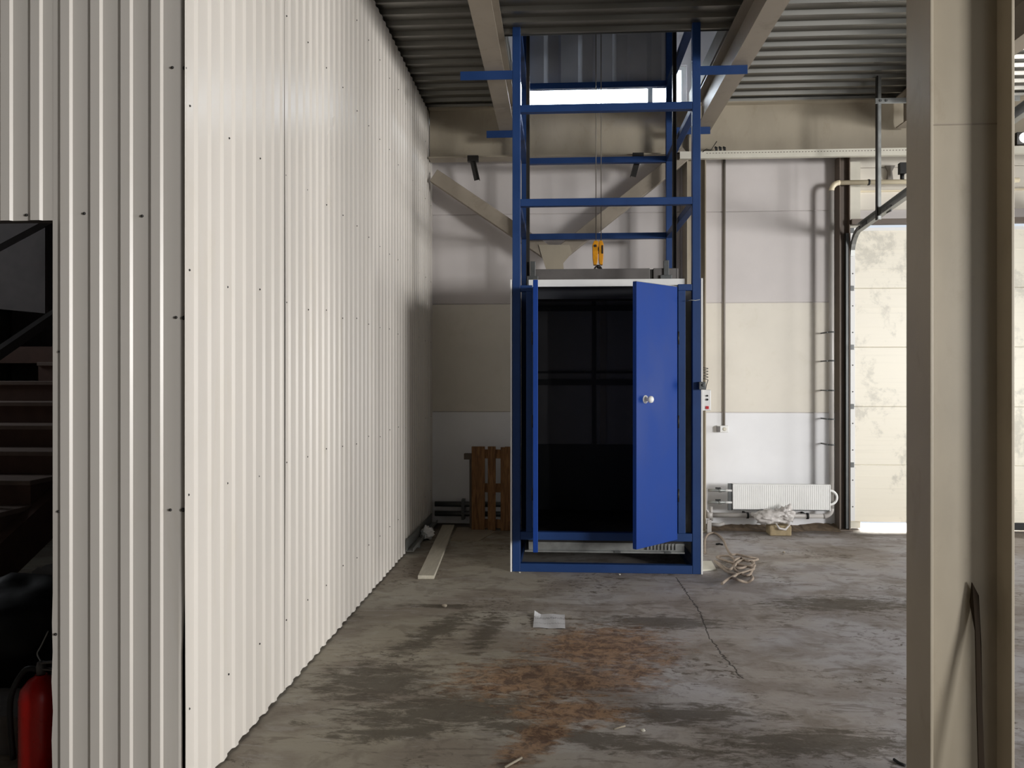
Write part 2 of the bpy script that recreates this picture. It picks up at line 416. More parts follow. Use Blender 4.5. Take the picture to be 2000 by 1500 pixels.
# left partition: frame board behind and six overlapping sheets
wl = MB()
wl.box(XL-0.11, XL-0.03, YF+0.06, YB, 0.0, CZ)
wall_left = wl.build('wall_left', 'dark_wall', kind='structure')
edges = [YF, 3.817, 4.86, 5.88, 6.88, 7.92, YB]
screwL = MB()
for i, (a, b) in enumerate(zip(edges[:-1], edges[1:])):
    pr = corr(a-(0.013 if i == 0 else 0), b, s_ref=YF+0.02)
    m = MB(); tw = 0.0022*(i % 2)
    nz = 14; H = CZ-0.012+0.0
    rows = []
    z0 = 0.012
    for layer in (0, 1):
        g = []
        for k in range(nz+1):
            z = z0+(H-z0)*k/nz
            r = []
            for j, (s, h) in enumerate(pr):
                f = 1-(s-a)/(b-a)
                lift = 0.0
                if f > 0.95 and 0.2 < z < 3.0 and i in (1, 3): lift = 0.004*math.sin((z-0.2)/2.8*math.pi)
                yy = s
                if i == 0 and j < 2 and z < 1.0: yy = s+0.006*math.sin(z*23)*(1-z)+0.004*(1-z)
                zz = z
                if k == 0: zz = z+0.004*math.sin(s*40)
                r.append(m.bm.verts.new((XL+h+tw+lift-0.0012*layer, yy, zz)))
            g.append(r)
        rows.append(g)
    for g in rows:
        for r0, r1 in zip(g[:-1], g[1:]):
            for j in range(len(pr)-1): m.bm.faces.new((r0[j], r0[j+1], r1[j+1], r1[j]))
    for e in (0, -1):
        for k in range(nz): m.bm.faces.new((rows[0][k][e], rows[0][k+1][e], rows[1][k+1][e], rows[1][k][e]))
        for j in range(len(pr)-1): m.bm.faces.new((rows[0][e][j], rows[0][e][j+1], rows[1][e][j+1], rows[1][e][j]))
    m.build('corrugated_sheet', 'sheet', wall_left)
    for z in (0.35, 1.12, 1.93, 2.55, 3.35, 3.95):
        for q in range(0, 9, 3):
            y = a+0.04+q*PITCH+random.uniform(-0.01, 0.01)
            if y < b: screwL.lathe([(0.0045, 0), (0.004, 0.003), (0.001, 0.005)], (XL+tw, y, z+random.uniform(-0.02, 0.02)), (1, 0, 0), 8)
screwL.build('screw', 'dark_metal', wall_left, kind='stuff')
# gutter-like dark joint flashing at the front corner seen in the torn gap
MB().box(XL-0.03, XL-0.012, YF+0.03, YF+0.09, 0, CZ).build('corner_post', 'dark_metal', wall_left)

# front partition facing the camera, with the stairwell opening
wf = MB()
OX = PY(103, 700, YF).x        # right side of the opening
OZ = PY(50, 431, YF).z
wf.box(OX-0.005, XL-0.04, YF+0.03, YF+0.10, 0, CZ)
wf.box(-6.0, OX-0.005, YF+0.03, YF+0.10, OZ+0.01, CZ)
wf.box(-6.0, -4.9, YF+0.03, YF+0.10, 0, OZ+0.01)
wall_front = wf.build('wall_front', 'dark_wall', kind='structure')
REF = XL-0.078
def front_sheet(x0, x1, z0, z1, torn=False, wavy=False):
    pr = corr(x0, x1, s_ref=REF); m = MB(); nz = 40; G = []
    for layer in (0, 1):
        g = []
        for k in range(nz+1):
            z = z0+(z1-z0)*k/nz; r = []
            for j, (s, h) in enumerate(pr):
                if torn and s > XL-0.017: h = 0
                x = s; y = YF-h+0.0012*layer
                if torn and j >= len(pr)-2 and z < 0.98:
                    f = min(1, (0.98-z)/0.45); x -= 0.022*f*(1 if j == len(pr)-1 else 0.4); y += 0.012*f*(1 if j == len(pr)-1 else 0.2)
                if wavy and j < 2 and z < 0.75 and j == 0:
                    x += 0.007*math.sin(z*26)*(1-z/0.75)-0.002
                zz = z
                r.append(m.bm.verts.new((x, y, zz)))
            g.append(r)
        G.append(g)
    for g in G:
        for r0, r1 in zip(g[:-1], g[1:]):
            for j in range(len(pr)-1): m.bm.faces.new((r0[j], r0[j+1], r1[j+1], r1[j]))
    for e in (0, -1):
        for k in range(nz): m.bm.faces.new((G[0][k][e], G[0][k+1][e], G[1][k+1][e], G[1][k][e]))
        for j in range(len(pr)-1): m.bm.faces.new((G[0][e][j], G[0][e][j+1], G[1][e][j+1], G[1][e][j]))
    return m
front_sheet(OX, XL+0.009, 0.01, CZ-0.01, True, True).build('corrugated_sheet', 'sheet', wall_front)
front_sheet(-2.873, OX+0.0005, OZ, CZ-0.01).build('corrugated_sheet', 'sheet', wall_front)
front_sheet(-3.893, -2.873, OZ, CZ-0.01).build('corrugated_sheet', 'sheet', wall_front)
front_sheet(-4.913, -3.893, OZ, CZ-0.01).build('corrugated_sheet', 'sheet', wall_front)
front_sheet(-6.0, -4.913, 0.01, CZ-0.01).build('corrugated_sheet', 'sheet', wall_front)
scr = MB()
for (px, py) in [(337, 132), (364, 133), (52, 420), (165, 417), (278, 422), (344, 620), (362, 621), (117, 687), (333, 996), (361, 996), (115, 999), (109, 1239)]:
    p = PY(px, py, YF-0.002)
    r = 0.008 if px > 355 else 0.0055
    scr.lathe([(r, 0), (r*0.8, 0.004), (0.001, 0.006)], p+Vector((-0.006 if px > 355 else 0, 0, 0)), (0, -1, 0), 8)
scr.build('screw', 'dark_metal', wall_front, kind='stuff')

# back wall: slab plus horizontal panels; opening for the sectional door, window strip above
GX0, GX1, GZ = 2.945, 5.9, EYE+1.60
wb = MB()
wb.box(-6.0, GX0, YB+0.012, YB+0.2, 0, CZ+0.03)
wb.box(GX1, XR+0.2, YB+0.012, YB+0.2, 0, CZ+0.03)
wb.box(GX0, GX1, YB+0.012, YB+0.2, GZ, CZ+0.03)
WX0, WX1 = -1.3, 1.33
wb.box(-6.0, WX0, YB+0.012, YB+0.2, CZ+0.03, 8.5)
wb.box(WX1, XR+0.2, YB+0.012, YB+0.2, CZ+0.03, 8.5)
wb.box(WX0, WX1, YB+0.012, YB+0.2, CZ+0.5, 8.5)
wall_back = wb.build('wall_back', 'wall_up', kind='structure')
zj = [0.0, 1.185, 2.325, 3.27, CZ+0.02]
mats = ['wall_low', 'wall_mid', 'wall_up', 'wall_up']
for (a, b, mt) in zip(zj[:-1], zj[1:], mats):
    for x0, x1 in ((XL-0.02, 1.26), (1.265, GX0)):
        m = MB(); m.box(x0+0.001, x1-0.001, YB, YB+0.02, a+0.0035, b-0.0035)
        m.build('wall_panel', mt, wall_back, bevel=0.004)
for a, b in ((GZ+0.12, GZ+0.55), (GZ+0.555, CZ+0.02)):
    MB().box(GX0+0.02, XR, YB-0.005, YB+0.02, a, b).build('wall_panel', 'wall_mid', wall_back, bevel=0.004)
for a, b in zip(zj[:-2], zj[1:-1]):
    MB().box(GX1+0.05, XR, YB-0.005, YB+0.02, a+0.004, b-0.004).build('wall_panel', 'wall_mid', wall_back, bevel=0.004)
# upper window
win = MB()
win.box(WX0, WX1, YB+0.05, YB+0.12, CZ+0.03, CZ+0.045).box(WX0, WX1, YB+0.05, YB+0.12, CZ+0.46, CZ+0.50)
win.box(WX0, WX0+0.05, YB+0.05, YB+0.12, CZ+0.07, CZ+0.46).box(WX1-0.05, WX1, YB+0.05, YB+0.12, CZ+0.07, CZ+0.46)
window = win.build('window_1', 'white', kind='structure')
win2 = MB(); win2.box(WX0+0.05, WX1-0.05, YB+0.08, YB+0.086, CZ+0.045, CZ+0.46)
win2.build('pane', 'glass', window)
MB().box(0.93, 0.98, YB+0.045, YB+0.12, CZ+0.07, CZ+0.46).build('mullion', 'galv_dark', window)

# right wall with the open gateway, rear wall with hole added for the fill, far left wall, upper storey shell
wr = MB()
def wall_x(m, x0, x1, y0, y1, z0, z1, holes):
    ys_ = sorted({y0, y1, *[h[0] for h in holes], *[h[1] for h in holes]}); zs_ = sorted({z0, z1, *[h[2] for h in holes], *[h[3] for h in holes]})
    for a, b in zip(ys_[:-1], ys_[1:]):
        for c, d in zip(zs_[:-1], zs_[1:]):
            if any(h[0] <= a and b <= h[1] and h[2] <= c and d <= h[3] for h in holes): continue
            m.box(x0, x1, a, b, c, d)
wall_x(wr, XR, XR+0.15, YR-0.2, YB+0.2, 0, 8.5, [(-3.6, -0.05, 1.1, 3.4), (0.05, 2.3, 1.1, 3.4), (5.2, 7.0, 0.4, 2.5), (6.4, 7.8, 5.9, 7.7)])  # low hole near the back wall added for its fill lamp
wr.build('wall_right', 'wall_plain', kind='structure')
wq = MB()
wq.box(-6.2, 3.6, YR-0.15, YR, 0, 8.5).box(6.4, XR, YR-0.15, YR, 0, 8.5).box(3.6, 6.4, YR-0.15, YR, 0, 0.7).box(3.6, 6.4, YR-0.15, YR, 3.1, 8.5)
wq.build('wall_rear', 'wall_plain', kind='structure')
MB().box(-6.2, -6.0, YR, 5.0, 0, 8.5).box(-6.2, -6.0, 6.2, YB+0.2, 0, 8.5).box(-6.2, -6.0, 5.0, 6.2, 0, 2.4).box(-6.2, -6.0, 5.0, 6.2, 3.6, 8.5).build('wall_far_left', 'dark_wall', kind='structure')  # hole added for the stairwell fill lamp
MB().box(-6.2, XR+0.15, YR-0.15, YB+0.2, 8.5, 8.65).build('ceiling_upper', 'wall_plain', kind='structure')

# deck ceiling with the shaft opening between the beams
HX0, HX1, HY0, HY1 = -0.44, 1.35, 6.40, 8.36
ce = MB()
z0, z1 = CZ+0.04, CZ+0.20
ce.box(-6.0, HX0, YR, YB, z0, z1).box(HX1, XR, YR, YB, z0, z1).box(HX0, HX1, YR, HY0, z0, z1)
ceiling = ce.build('ceiling', 'wall_plain', kind='structure')
DP = 0.1915
def deckprof(y0, y1):
    pts = []; k = math.floor((y0-5.985)/DP)-1
    while 5.985+k*DP < y1+DP:
        b = 5.985+k*DP
        # narrow lower flange, steep webs, wide upper flange
        pts += [(b-0.024, 0.034), (b-0.014, 0.0), (b+0.014, 0.0), (b+0.024, 0.034)]
        k += 1
    out = []
    for (a, ha), (b, hb) in zip(pts[:-1], pts[1:]):
        if b <= y0 or a >= y1: continue
        if a < y0: out.append((y0, ha+(hb-ha)*(y0-a)/(b-a)))
        else: out.append((a, ha))
        if b > y1: out.append((y1, ha+(hb-ha)*(y1-a)/(b-a))); break
    return out
cuts = []
y = YR+0.02
base = 5.985+DP/2
ys = sorted([base+DP*4*k for k in range(-13, 4) if YR < base+DP*4*k < YB-0.02])
ys = [YR+0.01]+ys+[YB-0.005]
for a, b in zip(ys[:-1], ys[1:]):
    segs = [(-5.98, -0.51), (-0.505, 1.415), (1.42, XR-0.01)]
    for x0, x1 in segs:
        if x0 > -1 and x0 < 0:
            if a >= HY0: 
                continue
            bb = min(b, HY0)
        else: bb = b
        pr = deckprof(a, bb)
        if len(pr) < 2: continue
        m = MB(); m.sheet([(x0, yy, CZ+h) for yy, h in pr], (x1-x0, 0, 0), (0, 0, 0.0012))
        m.build('deck_sheet', 'deck', ceiling)
# closing angle trimming the front edge of the shaft opening
MB().box(HX0, HX1, HY0-0.004, HY0, CZ-0.005, CZ+0.2).build('edge_trim', 'galv_dark', ceiling)

# ------------------------------------------------------------------ steel structure
def ibeam_y(x, w, zb, zt, y0, y1, tf=0.011, tw=0.008):
    m = MB(); m.box(x-w/2, x+w/2, y0, y1, zb, zb+tf).box(x-w/2, x+w/2, y0, y1, zt-tf, zt).box(x-tw/2, x+tw/2, y0, y1, zb+tf, zt-tf)
    return m
labs = ['pale steel I-beam along the ceiling left of the blue hoist frame',
        'pale steel I-beam along the ceiling right of the blue hoist frame',
        'dark steel I-beam along the ceiling behind the hanging door rod']
for x, l in zip((-0.517, 1.423, 3.385), labs):
    b = ibeam_y(x, 0.152, EYE+2.45, CZ-0.001, YR+0.05, 8.02).build('ceiling_beam', 'beam_grey'); tag(b, l, 'beam', 'ceiling beams running to the back wall')
t = ibeam_y(5.35, 0.152, EYE+2.45, CZ-0.001, YR+0.05, 8.02).build('ceiling_beam', 'beam_grey'); tag(t, 'pale steel I-beam at the right edge beyond the near column', 'beam', 'ceiling beams running to the back wall')
m = MB(); yw = 8.13; zb, zt = EYE+2.24, CZ-0.002
m.box(XL+0.02, XR-0.05, yw-0.09, yw+0.09, zb, zb+0.014).box(XL+0.02, XR-0.05, yw-0.09, yw+0.09, zt-0.014, zt).box(XL+0.02, XR-0.05, yw-0.005, yw+0.005, zb+0.014, zt-0.014)
m.box(1.30, 1.31, yw-0.085, yw-0.005, zb+0.014, zt-0.014)
tag(m.build('wall_beam', 'cream_steel'), 'cream steel I-beam across the top of the back wall', 'beam')

def hcol(x0, x1, y0, y1, ztop, label, mat, yweb=None):
    t = thing('steel_column', label, 'column', ((x0+x1)/2, (y0+y1)/2, 0))
    tf = 0.011; yweb = yweb or (y0+y1)/2
    MB().box(x0, x0+tf, y0, y1, 0.012, ztop).box(x1-tf, x1, y0, y1, 0.012, ztop).build('flange', mat, t, bevel=0.002)
    MB().box(x0+tf, x1-tf, yweb-0.004, yweb+0.004, 0.012, ztop).build('web', mat, t)
    MB().box(x0-0.02, x1+0.02, y0-0.02, y1+0.02, 0, 0.012).build('base_plate', mat, t)
    return t
near = hcol(1.283, 1.566, 2.83, 3.02, EYE+2.448, 'large cream H-section column close at the right of the picture', 'cream_steel', 2.925)
zsm = PY(1870, 243, 2.92).z
MB().box(1.2945, 1.5545, 2.9185, 2.921, zsm-0.002, zsm+0.002).build('weld_seam', 'beam_grey', near)
hcol(1.280, 1.470, 8.05, 8.34, EYE+2.238, 'cream column at the back wall behind the right post of the blue hoist', 'cream_steel', 8.12)
hcol(2.828, 2.935, 8.20, 8.34, EYE+2.238, 'brown-grey column beside the white sectional door', 'brown_steel', 8.26)

# diagonal braces on the back wall
yb_ = 8.09
def pb(px, py): return PY(px, py, yb_)
g0 = pb(1084, 497)
b1 = MB().bar(pb(848, 344), pb(1068, 493), 0.14, 0.10, up=(0, 1, 0)); tag(b1.build('diagonal_brace', 'beam_grey', bevel=0.006), 'pale square-tube brace sloping down from the corrugated wall', 'brace', 'diagonal braces of the back wall')
b2 = MB().bar(pb(1340, 300)+Vector((0, 0, 0)), pb(1102, 490), 0.14, 0.10, up=(0, 1, 0)); tag(b2.build('diagonal_brace', 'beam_grey', bevel=0.006), 'pale square-tube brace behind the lifting ropes sloping down leftwards', 'brace', 'diagonal braces of the back wall')
gp = MB().prism([PY(a, b, 8.03) for a, b in ((1052, 478), (1112, 478), (1117, 494), (1100, 514), (1104, 560), (1078, 560), (1058, 500))], (0, 0.012, 0))
tag(gp.build('gusset_plate', 'cream_steel'), 'cream gusset plate where the diagonal braces meet above the cabin', 'plate')
for px, sgn, lab in ((928, 1, 'dark hanging bracket under the wall beam left of the hoist'), (1240, -1, 'dark hanging bracket under the wall beam right of the ropes')):
    a = PY(px-5*sgn, 316, 8.0); b = PY(px+3*sgn, 352 if sgn > 0 else 345, 8.0)
    m = MB().bar(a, b, 0.05, 0.006, up=(0, 1, 0)); m.bar(a+Vector((0.03*sgn, 0, 0)), b+Vector((0.03*sgn, 0, 0)), 0.006, 0.05, up=(0, 1, 0)); m.box(a.x-0.05, a.x+0.06, 7.97, 8.03, a.z, EYE+2.2405)
    tag(m.build('hanging_bracket', 'dark_metal'), lab, 'bracket', 'brackets under the wall beam')

# ------------------------------------------------------------------ blue goods hoist
LX0, LX1, LY0, LY1 = -0.372, 1.112, 6.32, 7.92
PW = 0.064
H0 = Vector(((LX0+LX1)/2, LY0, 0))
hoist = thing('goods_hoist', 'tall blue steel frame of the goods hoist rising through the ceiling opening', 'hoist', H0)
ZT = 5.85
for x in (LX0, LX1-PW):
    for yy in (LY0, LY1-PW):
        MB().box(x, x+PW, yy, yy+PW, 0, ZT).build('post', 'blue', hoist, bevel=0.004)
for z in (0.0, 2.915, 3.665, 4.405, 5.15, ZT-0.062):
    for yy in (LY0, LY1-PW):
        if z == 0.0: continue
        MB().box(LX0+PW, LX1-PW, yy+0.002, yy+PW-0.002, z, z+0.058).build('rail', 'blue', hoist, bevel=0.003)
    for x in (LX0, LX1-PW):
        MB().box(x+0.002, x+PW-0.002, LY0+PW, LY1-PW, z+0.001, z+0.057).build('side_rail', 'blue', hoist, bevel=0.003)
MB().box(LX0+PW, LX1-PW, LY0+0.002, LY0+PW-0.002, 0.0, 0.066).build('bottom_rail', 'blue', hoist, bevel=0.003)
MB().box(LX0+PW, LX1-PW, LY0+0.004, LY0+PW-0.004, 0.255, 0.318).build('threshold_rail', 'blue', hoist, bevel=0.003)
MB().box(LX0+PW, -0.212, LY0+0.004, LY0+PW-0.004, 2.235, 2.285).build('lintel_rail', 'blue', hoist, bevel=0.003)
MB().box(0.937, LX1-PW, LY0+0.004, LY0+PW-0.004, 2.235, 2.285).build('lintel_rail', 'blue', hoist, bevel=0.003)
JZ0, JZ1 = 0.318, 2.235
MB().box(-0.262, -0.212, LY0+0.006, LY0+0.056, JZ0, JZ1).build('door_jamb', 'blue', hoist, bevel=0.003)
MB().box(0.937, 0.995, LY0+0.006, LY0+0.056, JZ0, JZ1).build('door_jamb', 'blue', hoist, bevel=0.003)
# outriggers clamped under the ceiling beams
for yy, xs in ((LY0, ((-0.79, LX0), (LX1, 1.475))), (LY1-PW, ((-0.72, LX0), (LX1, 1.475)))):
    for x0, x1 in xs:
        m = MB(); zz = EYE+2.449
        m.box(x0, x1, yy, yy+0.006, zz-0.070, zz).box(x0, x1, yy+0.006, yy+0.07, zz-0.006, zz)
        m.build('support_arm', 'blue', hoist)
# guide rails
for x in (LX0+PW+0.015, LX1-PW-0.045):
    MB().box(x, x+0.03, 7.09, 7.13, 0, ZT-0.06).box(x+(-0.0 if x < 0 else 0.026), x+(0.004 if x < 0 else 0.03), 7.06, 7.16, 0, ZT-0.06).build('guide_rail', 'dark_metal', hoist)
# white side boards, shaft sheeting above
MB().box(LX0-0.016, LX0-0.003, LY0-0.004, LY1, 0, 2.33).build('side_board', 'white', hoist)
MB().box(LX1+0.003, LX1+0.016, LY0-0.004, LY1, 0, 2.33).build('side_board', 'white', hoist)
pr = corr(LX0+0.0, LX1, 0.02, 0.34, s_ref=LX0+0.05)
MB().sheet([(s, LY1+0.005+h, 4.44) for s, h in pr], (0, 0, 1.4), (0, 0.001, 0)).build('shaft_sheet', 'upper', hoist)
# hoist winch on top
MB().bar((H0.x, LY0+PW, ZT-0.03), (H0.x, LY1-PW, ZT-0.03), 0.09, 0.10).build('winch_beam', 'grey_metal', hoist)

# control box and cable on the right side board
bx = PY(1372, 783, 6.36)
cb = thing('control_box', 'small white push-button box with a red button on the hoist side', 'control box', (LX1+0.05, 6.36, 1.29))
MB().box(LX1+0.0165, LX1+0.082, 6.33, 6.40, 1.288, 1.452).build('housing', 'white', cb, bevel=0.005)
for z, r in ((1.405, 0.007), (1.375, 0.008)):
    MB().lathe([(r, 0), (r, 0.010), (r*0.6, 0.014)], (LX1+0.052, 6.33, z), (0, -1, 0), 14).build('button', 'black', cb)
MB().box(LX1+0.040, LX1+0.064, 6.322, 6.33, 1.300, 1.324).build('red_button', 'red_btn', cb, bevel=0.002)
cc = MB(); pts = []
for k in range(46):
    a = k*0.62; z = 1.53+0.10*k/45
    pts.append((LX1+0.045+0.018*math.cos(a), 6.35+0.018*math.sin(a), z))
cc.tube(pts, 0.0025, 6)
cc.tube([(LX1+0.045, 6.36, 1.452), (LX1+0.05, 6.352, 1.49), pts[0]], 0.003, 6)
tag(cc.build('coiled_cable', 'dark_metal'), 'thin coiled cable above the white push-button box', 'cable')
sw = MB().box(LX1-0.02, LX1+0.03, 6.27, 6.315, 1.455, 1.515).lathe([(0.012, 0), (0.012, 0.01)], (LX1+0.012, 6.27, 1.49), (0, -1, 0), 12)
tag(sw.build('limit_switch', 'galv_dark', bevel=0.003), 'little grey-green switch clipped on the hoist post by the coiled cable', 'switch')
wr_ = MB().tube([PY(1340, 588, 6.30), PY(1350, 586, 6.27), PY(1358, 587, 6.30), PY(1367, 585, 6.305)], 0.0028, 6)
tag(wr_.build('wire_tie', 'galv'), 'short bright wire tied across the right hoist post', 'wire')

# cabin (hangs in the frame)
CX0, CX1, CY0, CY1, CZ0, CZ1 = -0.245, 0.998, 6.395, 7.78, 0.145, 2.335
cab = thing('hoist_cabin', 'blue and white lift cabin with dark interior hanging inside the hoist frame', 'cabin', ((CX0+CX1)/2, CY0, CZ0))
m = MB(); m.box(CX0, CX1, CY0, CY1, 0.225, 0.262); m.build('cabin_floor', 'dark_metal', cab)
m = MB()
m.box(CX0, CX1, CY0-0.002, CY0+0.035, 0.205, 0.224).box(CX0, CX1, CY0+0.012, CY0+0.03, 0.158, 0.205).box(CX0-0.03, CX1, CY0-0.01, CY0+0.03, 0.145, 0.158)
m.build('floor_frame', 'galv', cab)
for x in (0.44, 0.84):
    m = MB(); m.box(x, x+0.05, CY0-0.018, CY0+0.0, 0.148, 0.162); m.build('floor_clip', 'galv_dark', cab)
for k in range(9):
    x = 0.70+k*0.028
    MB().box(x, x+0.014, CY0-0.012, CY0+0.012, 0.172, 0.224).build('grille_bar', 'galv', cab)
MB().box(CX0, CX0+0.02, CY0, CY1, 0.262, 2.29).build('side_wall', 'cabin', cab)
MB().box(CX1-0.02, CX1, CY0, CY1, 0.262, 2.29).build('side_wall', 'cabin', cab)
MB().box(CX0+0.02, CX1-0.02, CY1-0.02, CY1, 0.262, 2.29).build('rear_wall', 'cabin', cab)
MB().box(CX0, CX1, CY0, CY1, 2.29, 2.33).build('cabin_roof', 'grey_metal', cab)
MB().box(CX0+0.021, CX1-0.021, CY0+0.20, CY0+0.24, 2.20, 2.289).build('header', 'cabin_dark', cab)  # dark colour stands in for the shade behind the fascia
MB().box(CX0, CX1, CY0-0.008, CY0, 2.279, 2.336).build('fascia', 'white', cab, bevel=0.002)
xm = PY(1160, 700, 7.74).x
MB().box(xm-0.018, xm+0.018, CY1-0.05, CY1-0.02, 0.262, 2.29).build('rear_stud', 'cabin_dark', cab)
MB().box(xm+0.06, xm+0.12, CY1-0.035, CY1-0.02, 0.9, 2.29).build('rear_cover_strip', 'grey_metal', cab)
for py0, py1 in ((597, 607), (741, 752), (725, 729)):
    za, zb2 = PY(1150, py0, 7.72).z, PY(1150, py1, 7.72).z
    MB().box(CX0+0.02, CX1-0.02, CY1-0.06, CY1-0.02, zb2, za).build('rear_rail', 'cabin_dark', cab, bevel=0.002)
MB().box(CX0+0.021, CX1-0.021, CY1-0.045, CY1-0.02, 0.263, PY(1150, 868, 7.74).z).build('kick_board', 'cabin_dark', cab)
MB().lathe([(0.03, 0), (0.028, 0.012), (0.01, 0.02)], (0.33, 6.7, 2.29), (0, 0, -1), 16).build('cabin_lamp', 'offwhite', cab)
# crosshead
yc = 7.11
ch = MB(); ch.box(CX0, 0.80, yc-0.05, yc+0.05, 2.331, 2.512); ch.build('crosshead', 'grey_metal', cab, bevel=0.004)
ch = MB(); ch.box(0.83, CX1+0.05, yc-0.05, yc+0.05, 2.331, 2.512); ch.build('crosshead', 'grey_metal', cab, bevel=0.004)
MB().box(0.79, 0.85, yc-0.035, yc+0.04, 2.332, 2.505).build('splice_plate', 'dark_metal', cab)
for x in (CX0-0.01, CX1-0.08):
    MB().box(x, x+0.045, yc-0.07, yc-0.03, 2.336, 2.58).box(x-0.03, x+0.07, yc-0.075, yc-0.06, 2.36, 2.45).build('guide_shoe', 'galv_dark', cab, bevel=0.003)
xh = PY(1168, 520, yc).x
m = MB(); m.tube(arc((xh, yc, 2.512), 0.03, 0, math.pi, (1, 0, 0), (0, 0, 1), 10), 0.008, 8); m.build('lifting_eye', 'dark_metal', cab)

# doors
def cabin_door(hx, hy, ang, mirror, label, knobs=True):
    """ang: direction (radians) of the door leaf from its hinge"""
    W, T = 0.53, 0.036; z0, z1 = 0.272, 2.262
    d = Vector((math.cos(ang), math.sin(ang), 0)); n = Vector((-d.y, d.x, 0))*(1 if mirror else -1)   # n: outer side
    root = thing('cabin_door', label, 'door', (hx, hy, z0), 'double doors of the hoist cabin')
    R = Matrix(((d.x, n.x, 0, hx), (d.y, n.y, 0, hy), (0, 0, 1, 0), (0, 0, 0, 1)))
    leaf = MB(); leaf.box(0.006, W, -T, 0, z0, z1, rot=R); leaf.build('leaf', 'blue_door', root, bevel=0.003)
    m = MB(); m.box(0.008, W-0.002, -T+0.001, -0.001, z1, z1+0.003, rot=R); m.build('top_edge', 'galv', root)
    for z in (0.62, 1.20, 1.86):
        zc = z
        p = R @ Vector((0.0, 0.004, zc)); m = MB(); m.tube([p-Vector((0, 0, 0.05)), p+Vector((0, 0, 0.05))], 0.007, 10); m.build('hinge', 'dark_metal', root)
    kz = PY(1268, 780, 6.0).z
    for side, yy in (((1, 0.0),) if knobs else ()):
        c = R @ Vector((W-0.105, yy, kz)); nn = n*side
        m = MB(); m.lathe([(0.031, 0), (0.031, 0.005), (0.012, 0.010), (0.010, 0.025), (0.020, 0.034), (0.027, 0.048), (0.025, 0.062), (0.014, 0.071), (0.002, 0.074)], c, nn, 24)
        m.build('knob', 'white', root)
    return root
p_free = PY(1248, 700, 5.95); hx, hy = 0.934, LY0-0.004
cabin_door(hx, hy, math.atan2(p_free.y-hy, p_free.x-hx), True, 'blue cabin door standing ajar with a round white knob')
lf = PY(1047, 700, 5.87); hx2 = -0.208
rd = cabin_door(hx2, hy, math.atan2(5.80-hy, -0.1905-hx2), False, 'blue cabin door swung fully open, seen edge-on at the left', False)

# hook block and ropes
hb = thing('hook_block', 'yellow hook block hanging from two wire ropes above the cabin', 'hook block', (xh, yc, 2.54))
zk0 = PY(1168, 518, yc).z; zk1 = PY(1168, 471, yc).z
zm = (zk0+zk1)/2
pl = [(-0.048, zk0+0.06), (-0.040, zk0), (-0.012, zk0), (-0.006, zk0+0.02), (-0.002, zk0+0.05), (0.004, zk1-0.01), (-0.012, zk1), (-0.036, zk1), (-0.050, zk1-0.035)]
MB().prism([Vector((xh+a, yc-0.035, z)) for a, z in pl], (0, 0.07, 0)).build('cheek_plate', 'yellow', hb, bevel=0.004)
pr_ = [(0.006, zk0+0.05), (0.010, zk0+0.02), (0.018, zk0), (0.040, zk0), (0.046, zk0+0.06), (0.048, zk1-0.035), (0.036, zk1), (0.012, zk1), (0.006, zk1-0.01)]
MB().prism([Vector((xh+a, yc-0.035, z)) for a, z in pr_], (0, 0.07, 0)).build('cheek_plate', 'yellow', hb, bevel=0.004)
MB().lathe([(0.030, 0), (0.040, 0.004), (0.034, 0.007), (0.040, 0.010), (0.030, 0.014)], (xh-0.004, yc, zm+0.03), (1, 0, 0), 24).build('sheave', 'dark_metal', hb)
MB().box(xh+0.030, xh+0.044, yc-0.040, yc-0.034, zm-0.01, zm+0.065).build('slot_shade', 'black', hb, bevel=0.002)  # black insert standing in for the shade inside the slot
MB().lathe([(0.012, 0), (0.012, 0.006)], (xh-0.026, yc-0.035, zm+0.06), (0, -1, 0), 12).build('pin', 'dark_metal', hb)
m = MB(); m.lathe([(0.014, 0), (0.014, 0.03)], (xh+0.003, yc, zk0-0.028), (0, 0, 1), 14)
m.tube(arc((xh+0.003, yc, zk0-0.050), 0.022, math.pi/2, -math.pi*1.05, (1, 0, 0), (0, 0, 1), 14), 0.008, 8)
m.build('hook', 'dark_metal', hb)
for px in (1164, 1174):
    a = PY(px, 471, yc); top = Vector((a.x, yc, ZT-0.085))
    r = MB().tube([a-Vector((0, 0, 0.05)), top], 0.0038, 8)
    tag(r.build('wire_rope', 'wire'), 'left of the two thin wire ropes down to the yellow hook block' if px == 1164 else 'right of the two thin wire ropes down to the yellow hook block', 'rope', 'lifting ropes')

